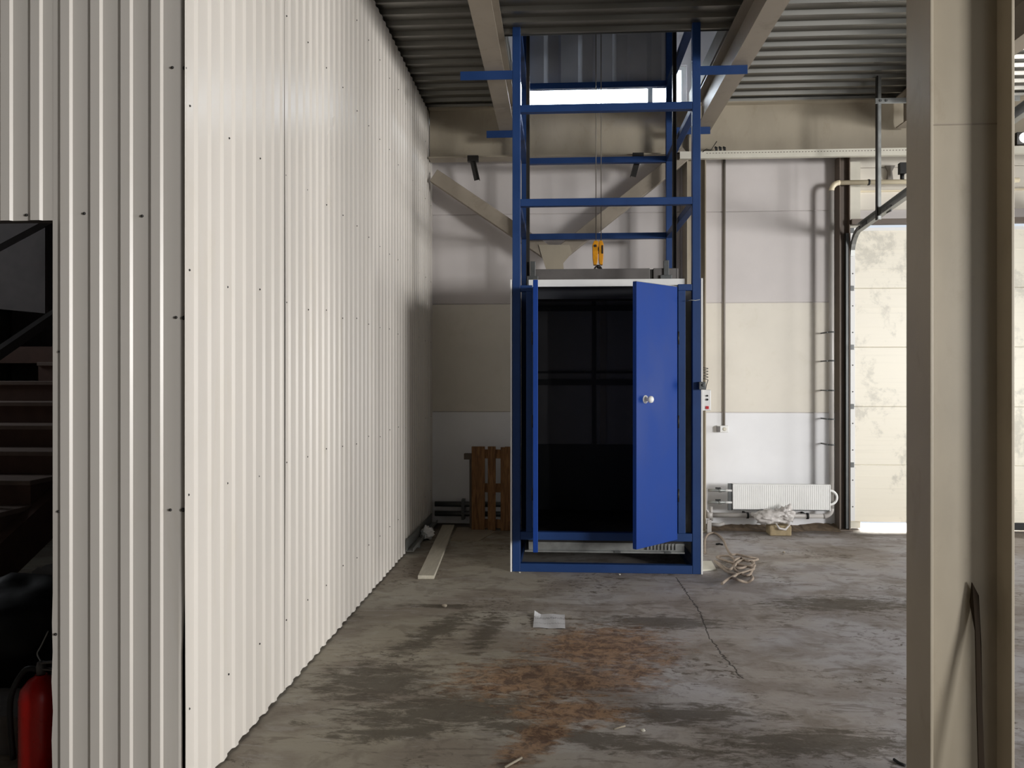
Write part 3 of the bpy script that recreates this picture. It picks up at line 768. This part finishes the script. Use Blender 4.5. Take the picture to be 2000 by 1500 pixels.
# ------------------------------------------------------------------ sectional door at the back
d1 = bpy.data.objects.new('door_1', None); COL.objects.link(d1); d1.location = (GX0+0.5, YB-0.05, 0); d1['kind'] = 'structure'
GY = YB-0.10
ys_px = [450, 563, 678, 794, 908, 1026]
zs = [PY(1715, q, GY).z for q in ys_px]
GL = PY(1661, 600, GY).x
GR = 5.85
for i in range(5):
    zt_, zb_ = zs[i], zs[i+1]
    if i == 4: zb_ = 0.085
    m = MB(); m.box(GL, GR, GY, GY+0.036, zb_+0.003, zt_-0.003); m.box(GL, GR, GY+0.006, GY+0.036, zb_-0.002, zb_+0.003)
    pan = m.build('door_panel', 'door', d1, bevel=0.006)
    n = 5 if i >= 3 else 3
    m = MB()
    for k in range(1, n):
        z = zb_+(zt_-zb_)*k/n
        m.box(GL+0.04, GR-0.04, GY-0.003, GY+0.001, z-0.006, z+0.002)
    m.build('panel_rib', 'door', pan)
    MB().box(GL, GL+0.045, GY-0.004, GY, zb_+0.005, zt_-0.005).build('end_cap', 'white', pan)
    MB().box(GL-0.02, GL+0.03, GY-0.02, GY-0.004, zt_-0.025, zt_+0.025).build('hinge', 'galv_dark', d1, bevel=0.002)
    for z in (zb_+0.15, zb_+0.42): MB().lathe([(0.007, 0), (0.005, 0.005)], (GL+0.022, GY-0.004, z), (0, -1, 0), 8).build('bolt', 'dark_metal', d1)
MB().box(GL, GR, GY-0.004, GY+0.045, zs[0]-0.004, zs[0]+0.028).build('top_profile', 'white', d1)
MB().box(3.95, GR, GY+0.005, GY+0.035, 0.012, 0.09).build('bottom_seal', 'black', d1)
MB().box(GL-0.02, GR, GY-0.10, GY-0.02, zs[0]+0.05, zs[0]+0.10).build('top_rail', 'brown_steel', d1)
# vertical and inclined tracks
xt = GL-0.035
def track(m, pts, w=0.045, d=0.04):
    for a, b in zip(pts[:-1], pts[1:]): m.bar(a, b, d, w)
m = MB(); zc = PY(1672, 452, 8.12).z
m.box(xt-0.03, xt+0.005, GY-0.05, GY-0.045, 0.02, zc).box(xt-0.03, xt-0.026, GY-0.05, GY, 0.02, zc)
m.build('vertical_track', 'galv_dark', d1)
MB().box(xt+0.005, xt+0.03, GY-0.02, GY+0.02, 0.02, zc-0.05).build('side_seal', 'black', d1)
pA = Vector((GL-0.0, 7.98, PY(1690, 442, 7.9).z)); pB = PXX(1768, 383, GL); pC = pA+(pB-pA)*4.0
m = MB(); crv = arc(pA+Vector((0, 0, -0.24)), 0.24, math.pi/2, 0, (0, 1, 0), (0, 0, 1), 6)
m.bar(pA, pC, 0.012, 0.075).bar(pA+Vector((-0.02, 0, 0.035)), pC+Vector((-0.02, 0, 0.035)), 0.045, 0.005).bar(pA+Vector((-0.02, 0, -0.035)), pC+Vector((-0.02, 0, -0.035)), 0.045, 0.005)
track(m, crv)
m.build('inclined_track', 'galv', d1)
for q in ((1738, 406), (1690, 436)):
    p = PXX(*q, GL); MB().box(GL-0.012, GL-0.004, p.y-0.05, p.y+0.05, p.z-0.04, p.z+0.02).build('track_bracket', 'galv_dark', d1)
# mirrored track end on the right edge of the frame
MB().box(GL+1.84, GL+1.90, GY-0.10, GY-0.02, zs[0]+0.02, zs[0]+0.20).bar((GL+1.84, GY-0.05, zs[0]+0.17), (GL+2.1, GY-0.3, zs[0]+0.28), 0.03, 0.05).build('cable_drum', 'black', d1)
MB().tube([(GL+1.90, GY-0.06, zs[0]), (GL+1.90, GY-0.06, 1.75)], 0.005, 6).box(GL+1.87, GL+1.93, GY-0.07, GY-0.05, 1.72, 1.75).build('pull_cord', 'conduit', d1)

# hanging rod and cross channel
pr0 = PXX(1719, 425, GL-0.02); yr = pr0.y
rod = thing('door_track_hanger', 'galvanised angle hanger dropping from the deck to the door track', 'hanger', (GL-0.02, yr, pr0.z))
MB().box(GL-0.055, GL-0.045, yr-0.02, yr+0.02, pr0.z-0.02, CZ-0.001).build('upright_leg', 'black', rod)
MB().box(GL-0.045, GL-0.018, yr-0.02, yr-0.012, pr0.z-0.02, CZ-0.001).build('upright_leg', 'galv', rod)
zc_ = PXX(1740, 203, GL+0.1).z
MB().box(GL-0.075, GL+1.2, yr-0.035, yr-0.021, zc_-0.025, zc_+0.025).build('cross_channel', 'galv', rod, bevel=0.002)
MB().lathe([(0.012, 0), (0.012, 0.008)], (GL-0.032, yr-0.035, zc_), (0, -1, 0), 6).build('bolt', 'galv_dark', rod)
MB().lathe([(0.012, 0), (0.012, 0.008)], (GL+0.02, yr-0.035, zc_), (0, -1, 0), 6).build('bolt', 'galv_dark', rod)

# lintel frame trim on the wall above the sectional door
MB().box(GX0+0.10, XR-0.1, YB-0.03, YB-0.006, GZ+0.30, GZ+0.315).build('trim_1', 'cream_pipe', kind='structure')
jx = PY(1650, 500, 8.25)
MB().box(jx.x+0.06, jx.x+0.17, YB-0.07, YB-0.006, 0.01, EYE+2.2).build('trim_2', 'offwhite', kind='structure')

# wall lamp at the far right
p = PY(1999, 270, 8.0)
lamp = thing('wall_lamp', 'bright round lamp by the beam at the right edge', 'lamp', p)
MB().lathe([(0.03, 0), (0.05, 0.02), (0.045, 0.05), (0.01, 0.07)], p, (0, -1, 0), 16).build('lamp_glass', 'lamp', lamp)
MB().box(p.x-0.06, p.x+0.06, p.y, p.y+0.035, p.z-0.06, p.z+0.06).build('lamp_body', 'dark_metal', lamp)

# ------------------------------------------------------------------ services on the back wall
# cable tray
ty = 7.98; z0_, z1_ = PY(1500, 307, ty).z, PY(1500, 293, ty).z
tray = MB(); tray.box(1.20, XR-0.3, ty, ty+0.004, z0_, z1_).box(1.20, XR-0.3, ty+0.004, ty+0.055, z0_, z0_+0.002)
tr = tray.build('cable_tray', 'offwhite'); tag(tr, 'perforated pale cable tray running right below the wall beam', 'cable tray')
m = MB()
for k in range(90):
    x = 1.46+k*0.03
    m.box(x, x+0.014, ty-0.0012, ty+0.001, (z0_+z1_)/2+0.010, (z0_+z1_)/2+0.016)
m.build('perforation', 'brown_steel', tr, kind='stuff')
for i, (px, lab) in enumerate(((1399, 'leftmost black cable clip on the tray'), (1407, 'middle black cable clip on the tray'), (1415, 'rightmost black cable clip on the tray'))):
    p = PY(px, 292, ty); m = MB(); m.box(p.x-0.008, p.x+0.012, ty-0.005, ty+0.02, p.z-0.012, p.z+0.024).box(p.x-0.016, p.x, ty-0.005, ty+0.01, p.z+0.012, p.z+0.03)
    tag(m.build('cable_clip', 'black'), lab, 'clip', 'black clips on the cable tray')
m = MB(); pts = [PY(a, b, 7.95) for a, b in ((1372, 297), (1380, 291), (1388, 294), (1400, 276))]; m.tube(pts, 0.004, 6)
tag(m.build('loose_wire', 'black'), 'loose dark wire curling off the cable tray beside the blue post', 'wire')
# conduit and socket
p0 = PY(1415, 312, YB-0.015); p1 = PY(1414, 832, YB-0.015)
m = MB().tube([p0+Vector((0, 0, 0.05)), p1], 0.013, 10); tag(m.build('conduit', 'conduit'), 'grey vertical conduit dropping to the white double socket', 'conduit')
sk = PY(1411, 838, YB-0.03)
so = thing('wall_socket', 'white surface socket box at the foot of the conduit', 'socket', (sk.x, YB, sk.z-0.035))
MB().box(sk.x-0.055, sk.x+0.06, YB-0.045, YB-0.001, sk.z-0.034, sk.z+0.036).build('box', 'white', so, bevel=0.006)
MB().box(sk.x-0.062, sk.x-0.025, YB-0.050, YB-0.03, sk.z-0.03, sk.z+0.03).build('cover_flap', 'grey_metal', so, bevel=0.003)
MB().lathe([(0.02, 0), (0.02, 0.004), (0.012, 0.006)], (sk.x+0.02, YB-0.045, sk.z), (0, -1, 0), 16).build('outlet', 'offwhite', so)
# drain / heating pipe with elbow
yp = 8.165
ptop = PY(1624, 357, yp); xr_ = ptop.x
rp = 0.024
dr = thing('heating_pipe', 'grey pipe running down the wall beside the brown column with collars', 'pipe', (xr_, yp, 0.2))
zl = PY(1600, 1008, yp).z
pv = [Vector((xr_, yp, ptop.z-0.08))]; pv += [Vector((xr_, yp, zl+0.08))]
MB().tube(pv, rp, 14).build('vertical_pipe', 'pipe', dr)
for q in (650, 706, 764, 820, 870):
    z = PY(1620, q, yp).z
    MB().lathe([(rp+0.007, 0), (rp+0.007, 0.014)], (xr_, yp, z), (0, 0, 1), 14).box(xr_-0.045, xr_-0.02, yp, YB-0.001, z, z+0.012).build('collar', 'galv_dark', dr)
el = arc((xr_+0.08, yp-0.06*0, ptop.z-0.08), 0.08, math.pi, math.pi/2, (1, 0, 0), (0, 0, 1), 8)
MB().tube(el, rp+0.002, 14).build('elbow', 'cream_pipe', dr)
xe = PY(1990, 357, yp).x
MB().tube([el[-1], Vector((xe, yp, ptop.z))], rp, 14).build('top_run', 'cream_pipe', dr)
q = PY(1695, 357, yp); MB().lathe([(rp+0.006, 0), (rp+0.006, 0.016)], (q.x, yp, ptop.z), (1, 0, 0), 14).build('pipe_clamp', 'black', dr)
q = PY(1762, 340, yp); MB().tube([(q.x, yp, ptop.z+0.02), (q.x, yp, q.z)], 0.02, 10).box(q.x-0.03, q.x+0.03, yp-0.03, yp+0.03, q.z, q.z+0.11).build('air_valve', 'black', dr)
q = PY(1738, 335, YB-0.02); MB().prism([(q.x-0.05, YB-0.03, q.z+0.06), (q.x+0.05, YB-0.03, q.z+0.06), (q.x+0.02, YB-0.03, q.z+0.0), (q.x+0.03, YB-0.03, q.z-0.09), (q.x-0.03, YB-0.03, q.z-0.09), (q.x-0.02, YB-0.03, q.z+0.0)], (0, 0.02, 0)).build('saddle', 'conduit', dr)
# bottom bend and floor run
el2 = arc((xr_-0.08, yp, zl+0.08), 0.08, 0, -math.pi/2, (1, 0, 0), (0, 0, 1), 8)
MB().tube(el2, rp+0.002, 14).build('elbow', 'pipe', dr)
xs0 = PY(1388, 1008, yp).x
MB().tube([el2[-1], Vector((xs0, yp, zl))], rp, 14).build('floor_run', 'pipe', dr)
for a in (1458, 1575):
    q = PY(a, 1008, yp); MB().lathe([(rp+0.008, 0), (rp+0.008, 0.02)], (q.x, yp, zl), (1, 0, 0), 14).box(q.x, q.x+0.02, yp, YB-0.001, zl-0.012, zl+0.012).build('pipe_clamp', 'black', dr)
# dark pipe on the left part of the back wall
m = MB().tube([(XL+0.05, 8.28, 0.22), (-0.55, 8.28, 0.22)], 0.028, 12).tube([(XL+0.05, 8.28, 0.12), (-0.55, 8.28, 0.12)], 0.028, 12)
m.box(-1.02, -0.99, 8.25, YB, 0.06, 0.27)
tag(m.build('floor_pipes', 'galv_dark'), 'pair of dark pipes low on the back wall left of the pallet', 'pipe')

# radiator
ry = 8.09
a = PY(1432, 945, ry); b = PY(1620, 998, ry)
rad = thing('radiator', 'long low white panel radiator on the back wall', 'radiator', ((a.x+b.x)/2, ry, b.z))
rx0, rx1, rz0, rz1 = a.x, b.x, PY(1500, 997, ry).z, PY(1500, 946, ry).z
m = MB(); pts = []
n = 46; st = (rx1-rx0)/n
for k in range(n):
    x = rx0+k*st; pts += [(x, ry, rz0+0.008), (x+st*0.7, ry, rz0+0.008), (x+st*0.8, ry+0.004, rz0+0.008), (x+st*0.95, ry+0.004, rz0+0.008)]
pts.append((rx1, ry, rz0+0.008))
m.sheet(pts, (0, 0, rz1-rz0-0.016), (0, 0.003, 0)); m.build('front_panel', 'white', rad)
MB().box(rx0-0.002, rx1+0.002, ry-0.002, ry+0.045, rz1-0.010, rz1).build('top_cover', 'white', rad, bevel=0.002)
MB().box(rx0-0.002, rx1+0.002, ry-0.002, ry+0.045, rz0, rz0+0.010).build('bottom_cover', 'galv_dark', rad, bevel=0.002)
MB().box(rx0-0.045, rx0-0.003, ry+0.02, ry+0.045, rz0-0.005, rz1+0.002).build('end_core', 'galv_dark', rad)
MB().box(rx1+0.003, rx1+0.012, ry, ry+0.045, rz0, rz1).build('end_panel', 'white', rad)
for kz in (0.74, 0.28):
    z = rz0+(rz1-rz0)*kz; x0 = PY(1384, 960, ry).x
    MB().tube([(rx0-0.003, ry+0.025, z), (rx0-0.075, ry+0.025, z)], 0.012, 10).build('white_tail', 'white', rad)
    v = MB().tube([(rx0-0.07, ry+0.025, z), (x0, ry+0.025, z)], 0.013, 10).lathe([(0.02, 0), (0.02, 0.03)], (rx0-0.14, ry+0.025, z), (1, 0, 0), 10).build('valve_pipe', 'galv', rad)
    MB().box(rx0-0.17, rx0-0.12, ry+0.015, ry+0.035, z+0.016, z+0.03).lathe([(0.006, 0), (0.006, 0.02)], (rx0-0.145, ry+0.025, z+0.005), (0, 0, 1), 8).build('valve_handle', 'black', v)
zc2 = (rz0+rz1)/2
MB().tube(arc((rx1+0.012, ry+0.025, zc2), 0.07, math.pi/2, -math.pi/2, (1, 0, 0), (0, 0, 1), 14), 0.012, 10).build('return_bend', 'white', rad)
# riser pipes left of the radiator
x0 = PY(1384, 960, ry).x
m = MB(); m.tube([(x0-0.02, ry+0.025, rz1-0.05), (x0-0.022, ry+0.03, rz0), (x0+0.02, ry, 0.16)], 0.012, 8).tube([(x0+0.03, ry+0.025, rz0+0.03), (x0+0.035, ry+0.04, 0.10)], 0.016, 8)
m.lathe([(0.034, 0), (0.034, 0.06)], (x0+0.01, ry+0.02, 0.13), (0, 0, 1), 10)
m.tube([(x0+0.02, ry, 0.07), (x0+0.10, ry-0.02, 0.07), (x0+0.15, ry-0.02, 0.085)], 0.018, 10).box(x0-0.03, x0+0.01, ry-0.1, ry-0.06, 0, 0.13)
tag(m.build('riser_pipework', 'pipe'), 'grey pipework with a joint near the floor left of the radiator', 'pipe')

# ------------------------------------------------------------------ things on the floor
# block and plastic bag
c = PZ(1522, 1047)
bl = MB(); bl.box(c.x-0.09, c.x+0.12, c.y, c.y+0.16, 0, 0.10)
tag(bl.build('masonry_block', 'stone', bevel=0.012), 'tan masonry block on the floor below the radiator', 'block')
bag = MB(); bag.blob((c.x-0.06, c.y+0.09, 0.172), (0.17, 0.09, 0.070), 0.35, 3.5, 4, 2.3, None, True)
bag.blob((c.x+0.08, c.y+0.07, 0.20), (0.085, 0.06, 0.085), 0.45, 3.5, 4, 5.1, None, True)
bo = bag.build('plastic_bag', 'bag'); tag(bo, 'crumpled whitish plastic bag lying on the masonry block', 'bag')
m = MB(); m.tube([(c.x-0.04, c.y-0.03, 0.13), (c.x-0.01, c.y-0.035, 0.08), (c.x+0.05, c.y-0.03, 0.07), (c.x+0.10, c.y-0.02, 0.12)], [0.006, 0.012, 0.012, 0.006], 8); m.build('bag_handle', 'bag', bo)
# dirt ridge along the back wall
m = MB(); N = 120; x_a, x_b = -0.3, GX0-0.12
rows = []
for k in range(N+1):
    x = x_a+(x_b-x_a)*k/N; hh = 0.02+0.045*max(0, mnoise.noise(Vector((x*3, 1.3, 0)))+0.25)+0.01*random.random(); ww = 0.10+0.10*mnoise.noise(Vector((x*2.1, 7, 0)))
    rows.append([m.bm.verts.new((x, YB-0.001, hh)), m.bm.verts.new((x, YB-0.03-0.3*ww, hh*0.85)), m.bm.verts.new((x, YB-0.08-ww*0.8, hh*0.3+0.006*random.random())), m.bm.verts.new((x, YB-0.14-ww, 0.0))])
for r0, r1 in zip(rows[:-1], rows[1:]):
    for j in range(3): m.bm.faces.new((r0[j], r0[j+1], r1[j+1], r1[j]))
tag(m.build('dirt_ridge', 'dirt', kind='stuff'), 'low ridge of brown dirt along the foot of the back wall', 'dirt')

# rope tangle
def pz(px, py, z=0.01): return PZ(px, py, z)
def smooth_path(pts, n=8):
    out = []
    P = [pts[0]]+pts+[pts[-1]]
    for i in range(1, len(P)-2):
        p0, p1, p2, p3 = P[i-1], P[i], P[i+1], P[i+2]
        for k in range(n):
            t = k/n
            out.append(0.5*((2*p1)+(p2-p0)*t+(2*p0-5*p1+4*p2-p3)*t*t+(3*p1-p0-3*p2+p3)*t**3))
    out.append(P[-2]); return out
coords = [(1377, 1080), (1377, 1055), (1384, 1043), (1398, 1042), (1412, 1054), (1420, 1072), (1428, 1083), (1440, 1083), (1462, 1088), (1480, 1092),
          (1462, 1096), (1448, 1090), (1436, 1094), (1432, 1104), (1442, 1110), (1462, 1106), (1472, 1100), (1458, 1094), (1442, 1097), (1434, 1110),
          (1446, 1120), (1462, 1124), (1470, 1112), (1474, 1104), (1466, 1120), (1470, 1130), (1458, 1137), (1440, 1132), (1430, 1126), (1452, 1118), (1472, 1110),
          (1440, 1102), (1420, 1096), (1400, 1088), (1424, 1086), (1436, 1098), (1426, 1112), (1408, 1104), (1396, 1096), (1420, 1116), (1438, 1122), (1420, 1132), (1410, 1140)]
wp = []
for i, (a, b) in enumerate(coords):
    wp.append(pz(a, b, 0.012+0.03*abs(math.sin(i*1.7))*(0 if i < 5 else 1)))
m = MB().tube(smooth_path(wp, 7), 0.0105, 8)
tag(m.build('rope_tangle', 'rope'), 'tangled greyish rope heaped on the floor right of the hoist', 'rope')
# pale plate
m = MB().prism([PZ(a, b) for a, b in ((1372, 1116), (1399, 1114), (1390, 1098), (1372, 1098))], (0, 0, 0.012))
tag(m.build('pale_board_scrap', 'offwhite', bevel=0.002), 'pale scrap of board touching the hoist foot beside the rope', 'scrap')

# long plank
A0, A1, B0, B1 = PZ(816, 1131), PZ(848, 1131), PZ(864, 1030), PZ(888, 1030)
m = MB(); th = 0.028
m.prism([A0, A1, B1, B0], (0, 0, th))
tag(m.build('wooden_plank', 'plank', bevel=0.003), 'long whitewashed plank lying towards the back wall left of the hoist', 'plank')
c = PZ(832, 1056)
m = MB(); m.blob((c.x, c.y+0.06, 0.062), (0.066, 0.07, 0.060), 0.4, 3, 4, 1.2, 0.0, True)
tag(m.build('pale_bundle', 'white'), 'small rounded white bundle beside the plank near the corrugated wall', 'bundle')
m = MB().prism([PZ(a, b) for a, b in ((880, 1057), (936, 1057), (966, 1040), (950, 1031), (893, 1031))], (0, 0, 0.008))
tag(m.build('cardboard_sheet', 'card'), 'flat pale cardboard sheet on the floor in front of the pallet', 'cardboard')
# metal channel along the corrugated wall
m = MB(); y0_, y1_ = 6.86, 8.25
m.box(XL+0.02, XL+0.024, y0_, y1_, 0.03, 0.13).box(XL+0.024, XL+0.085, y0_, y1_, 0.03, 0.034).box(XL+0.081, XL+0.085, y0_, y1_, 0.034, 0.06).box(XL+0.02, XL+0.085, y0_+0.3, y0_+0.34, 0, 0.03).box(XL+0.02, XL+0.085, y1_-0.3, y1_-0.26, 0, 0.03)
tag(m.build('metal_channel', 'galv'), 'galvanised channel lying at the foot of the corrugated wall', 'channel')

# pallet on its edge
px0 = PY(922, 1000, 8.05).x; pz1 = PY(950, 872, 8.03).z
pal = thing('wooden_pallet', 'wooden pallet standing on edge against the back wall left of the hoist', 'pallet', (px0+0.4, 8.1, 0))
slats = [(0, 0.135), (0.165, 0.245), (0.295, 0.43), (0.47, 0.60), (0.64, 0.77)]
for a, b in slats:
    MB().box(px0+a, px0+b, 8.00, 8.022, 0.0, pz1+random.uniform(-0.006, 0.004)).build('slat', 'wood', pal, bevel=0.003)
for a, b in ((0, 0.12), (0.33, 0.45), (0.65, 0.77)):
    MB().box(px0+a, px0+b, 8.122, 8.142, 0.0, pz1-0.01).build('slat', 'wood', pal, bevel=0.003)
for z in (0.02, pz1/2-0.04, pz1-0.12):
    MB().box(px0, px0+0.77, 8.022, 8.040, z, z+0.09).build('stringer_board', 'wood', pal, bevel=0.003)
    for a in (0.0, 0.325, 0.65):
        MB().box(px0+a, px0+a+0.12, 8.040, 8.122, z, z+0.09).build('block', 'wood', pal, bevel=0.003)
q = PY(914, 891, 8.1)
m = MB().box(px0-0.085, px0-0.004, 8.06, 8.12, q.z-0.03, q.z+0.03).box(px0-0.03, px0-0.004, 8.075, 8.11, 0.0, q.z-0.03)
tag(m.build('timber_offcut', 'brown_steel', bevel=0.003), 'dark timber offcut poking out from behind the pallet', 'timber')

# paper sheet
cs = [PZ(1041, 1227), PZ(1104, 1229), PZ(1103, 1201), PZ(1044, 1200)]
m = MB(); n1, n2 = 14, 8; g = []
for i in range(n1+1):
    r = []
    for j in range(n2+1):
        u, v = i/n1, j/n2
        p = (cs[0]*(1-u)+cs[1]*u)*(1-v)+(cs[3]*(1-u)+cs[2]*u)*v
        z = 0.002+0.004*(1+math.sin(u*9+v*3))/2
        if u < 0.2 and v > 0.7: z += 0.022*(1-u/0.2)*(v-0.7)/0.3
        r.append(m.bm.verts.new((p.x, p.y, z)))
    g.append(r)
for i in range(n1):
    for j in range(n2): m.bm.faces.new((g[i][j], g[i+1][j], g[i+1][j+1], g[i][j+1]))
tag(m.build('paper_sheet', 'paper'), 'printed white paper sheet lying on the floor before the hoist', 'paper')

# small litter
def pebble(px, py, r, lab, mt='offwhite'):
    p = PZ(px, py); m = MB().blob((p.x, p.y, r*0.6), (r, r*0.8, r*0.7), 0.4, 3, 2, px*0.1, 0.0); tag(m.build('pebble', mt), lab, 'pebble')
pebble(868, 1186, 0.018, 'small pale chip on the grimy floor left of the paper', 'card')
pebble(1015, 1119, 0.008, 'tiny white crumb under the left part of the hoist bottom rail')
pebble(1210, 1123, 0.008, 'tiny white crumb under the middle of the hoist bottom rail')
pebble(1256, 1429, 0.010, 'tiny white chip beside the pale splinter in the foreground')
pebble(1531, 1080, 0.012, 'small pale chip on the floor right of the rope', 'card')
def splinter(pts, r, lab, mt='card'):
    m = MB().tube([PZ(a, b, 0.006) for a, b in pts], r, 6); tag(m.build('wood_splinter', mt), lab, 'splinter')
splinter([(1199, 1424), (1212, 1420), (1221, 1418)], 0.004, 'short pale splinter on the foreground floor')
splinter([(985, 1499), (1003, 1489), (1019, 1480)], 0.005, 'pale splinter at the bottom edge of the picture')
splinter([(1746, 1483), (1756, 1490), (1768, 1495)], 0.006, 'dark twig on the floor left of the near column', 'black')
splinter([(1399, 1063), (1405, 1062), (1411, 1064)], 0.009, 'dark fragment inside the loop of the rope', 'black')

# dark strip leaning in the column
top = PY(1897, 1137, 2.912); bot = PY(1919, 1590, 2.80); bot.z = 0.0
m = MB(); d = (bot-top)
pa = [top+Vector((0, -0.001, 0)), top+Vector((0.022, -0.003, -0.045)), top+d*0.25+Vector((0.022, 0, 0)), top+d*0.5+Vector((0.016, 0, 0)), bot+Vector((0.012, 0, 0)), bot+Vector((-0.010, 0, 0)), top+d*0.5+Vector((-0.002, 0, 0)), top+d*0.2+Vector((0.004, 0, 0)), top+Vector((-0.008, -0.003, -0.07))]
m.prism(pa, (0, -0.006, 0))
tag(m.build('leaning_strip', 'dark_strip'), 'thin dark metal strip leaning inside the near column', 'strip')

# ------------------------------------------------------------------ stairwell
SX0, SX1 = -4.30, -3.33
st = thing('concrete_stair', 'dim reddish concrete stair seen through the opening at the left', 'stairs', (-3.8, 3.6, 0))
steps_px = [(672, 6.95), (708, 6.62), (747, 6.28), (787, 5.98), (832, 5.66), (880, 5.35), (935, 5.06), (1003, 4.74)]
zrise = 0.155; ztop = 1.83
for i in range(12):
    z = ztop-i*zrise; 
    if z < 0.05: break
    yfr = 6.62-i*0.30
    x0s = SX0-(0.35 if i > 1 else 0); 
    m = MB(); m.box(x0s, SX1, yfr, yfr+0.33, z-zrise, z-0.03); s_ = m.build('step', 'stair', st)
    MB().box(x0s, SX1+0.01, yfr-0.02, yfr+0.33, z-0.03, z).build('tread', 'nosing', s_, bevel=0.004)
MB().prism([(SX1, 3.1, 0), (SX1, 6.9, 1.65), (SX1, 6.9, 1.35), (SX1, 3.7, 0)], (0.08, 0, 0)).build('stringer', 'stair', st)
MB().box(-5.9, -2.2, 6.95, 8.28, 1.68, 1.83).build('landing', 'stair', st)
hr = thing('stair_handrail', 'grey steel handrail sloping across the stairwell opening', 'handrail', (-3.4, 5.5, 0))
a = PY(-40, 716, 4.6); b = PY(140, 592, 5.6)
MB().bar(a, b, 0.05, 0.06).build('rail', 'grey_metal', hr)
for t_ in (0.1, 0.9):
    p = a.lerp(b, t_); MB().box(p.x-0.02, p.x+0.02, p.y-0.02, p.y+0.02, 0.8 if t_ < 0.5 else 1.0, p.z-0.02).build('baluster', 'grey_metal', hr)
a = PY(-30, 500, 6.6); b = PY(120, 420, 6.9)
MB().bar(a, b, 0.03, 0.05).build('upper_rail', 'grey_metal', hr)
p0 = PY(-60, 598, 6.9); p1 = PY(88, 612, 6.9); p2 = PY(88, 380, 6.9)
m = MB().prism([p0, p1, p2, Vector((p0.x, p0.y, p2.z))], (0, 0.05, 0))
tag(m.build('stairwell_panel', 'dark_wall'), 'dark grey panel above the stair landing behind the handrail', 'panel')
MB().box(-5.95, XL-0.12, 8.30, 8.355, 0, CZ).build('wall_stairwell', 'dark_wall', kind='structure')

# fire extinguisher
ex, ey = -2.02, 2.985
fe = thing('fire_extinguisher', 'red fire extinguisher standing behind the corrugated wall in the stairwell opening', 'extinguisher', (ex, ey, 0))
MB().lathe([(0.070, 0), (0.077, 0.012), (0.077, 0.30), (0.070, 0.34), (0.045, 0.372), (0.022, 0.385), (0.022, 0.39)], (ex, ey, 0), n=32).build('cylinder', 'red', fe)
MB().lathe([(0.016, 0), (0.018, 0.03), (0.012, 0.05)], (ex, ey, 0.39), n=16).build('valve', 'grey_metal', fe)
MB().bar((ex-0.01, ey, 0.435), (ex+0.10, ey-0.02, 0.45), 0.018, 0.006).bar((ex-0.01, ey, 0.415), (ex+0.09, ey-0.02, 0.415), 0.018, 0.006).build('handle', 'grey_metal', fe)
MB().tube(smooth_path([Vector((ex-0.015, ey, 0.41)), Vector((ex-0.07, ey, 0.40)), Vector((ex-0.125, ey, 0.28)), Vector((ex-0.12, ey+0.01, 0.05))], 6), 0.011, 10).build('hose', 'black', fe)
MB().tube(smooth_path([Vector((ex+0.0, ey, 0.44)), Vector((ex-0.015, ey, 0.47)), Vector((ex+0.0, ey, 0.50)), Vector((ex+0.03, ey, 0.56))], 6), 0.003, 6).build('safety_wire', 'galv', fe)
# rubbish behind it
c = PY(30, 1270, 3.75)
m = MB().blob((c.x-0.05, 3.85, 0.26), (0.36, 0.30, 0.30), 0.18, 3, 4, 4.4, 0.0); tag(m.build('black_bag', 'bagblack'), 'bulky black rubbish bag behind the fire extinguisher', 'bag')
c2 = PY(45, 1175, 4.15)
m = MB().blob((c2.x+0.25, 4.42, 0.25), (0.42, 0.20, 0.28), 0.25, 3, 4, 8.4, 0.0, True); tag(m.build('grey_cloth_heap', 'cloth'), 'grey crumpled cloth heap behind the black bag', 'cloth')
m = MB().box(-2.75, -2.14, 3.12, 3.42, 0, 0.16); tag(m.build('low_carton', 'cloth', bevel=0.01), 'low grey carton beside the fire extinguisher', 'carton')
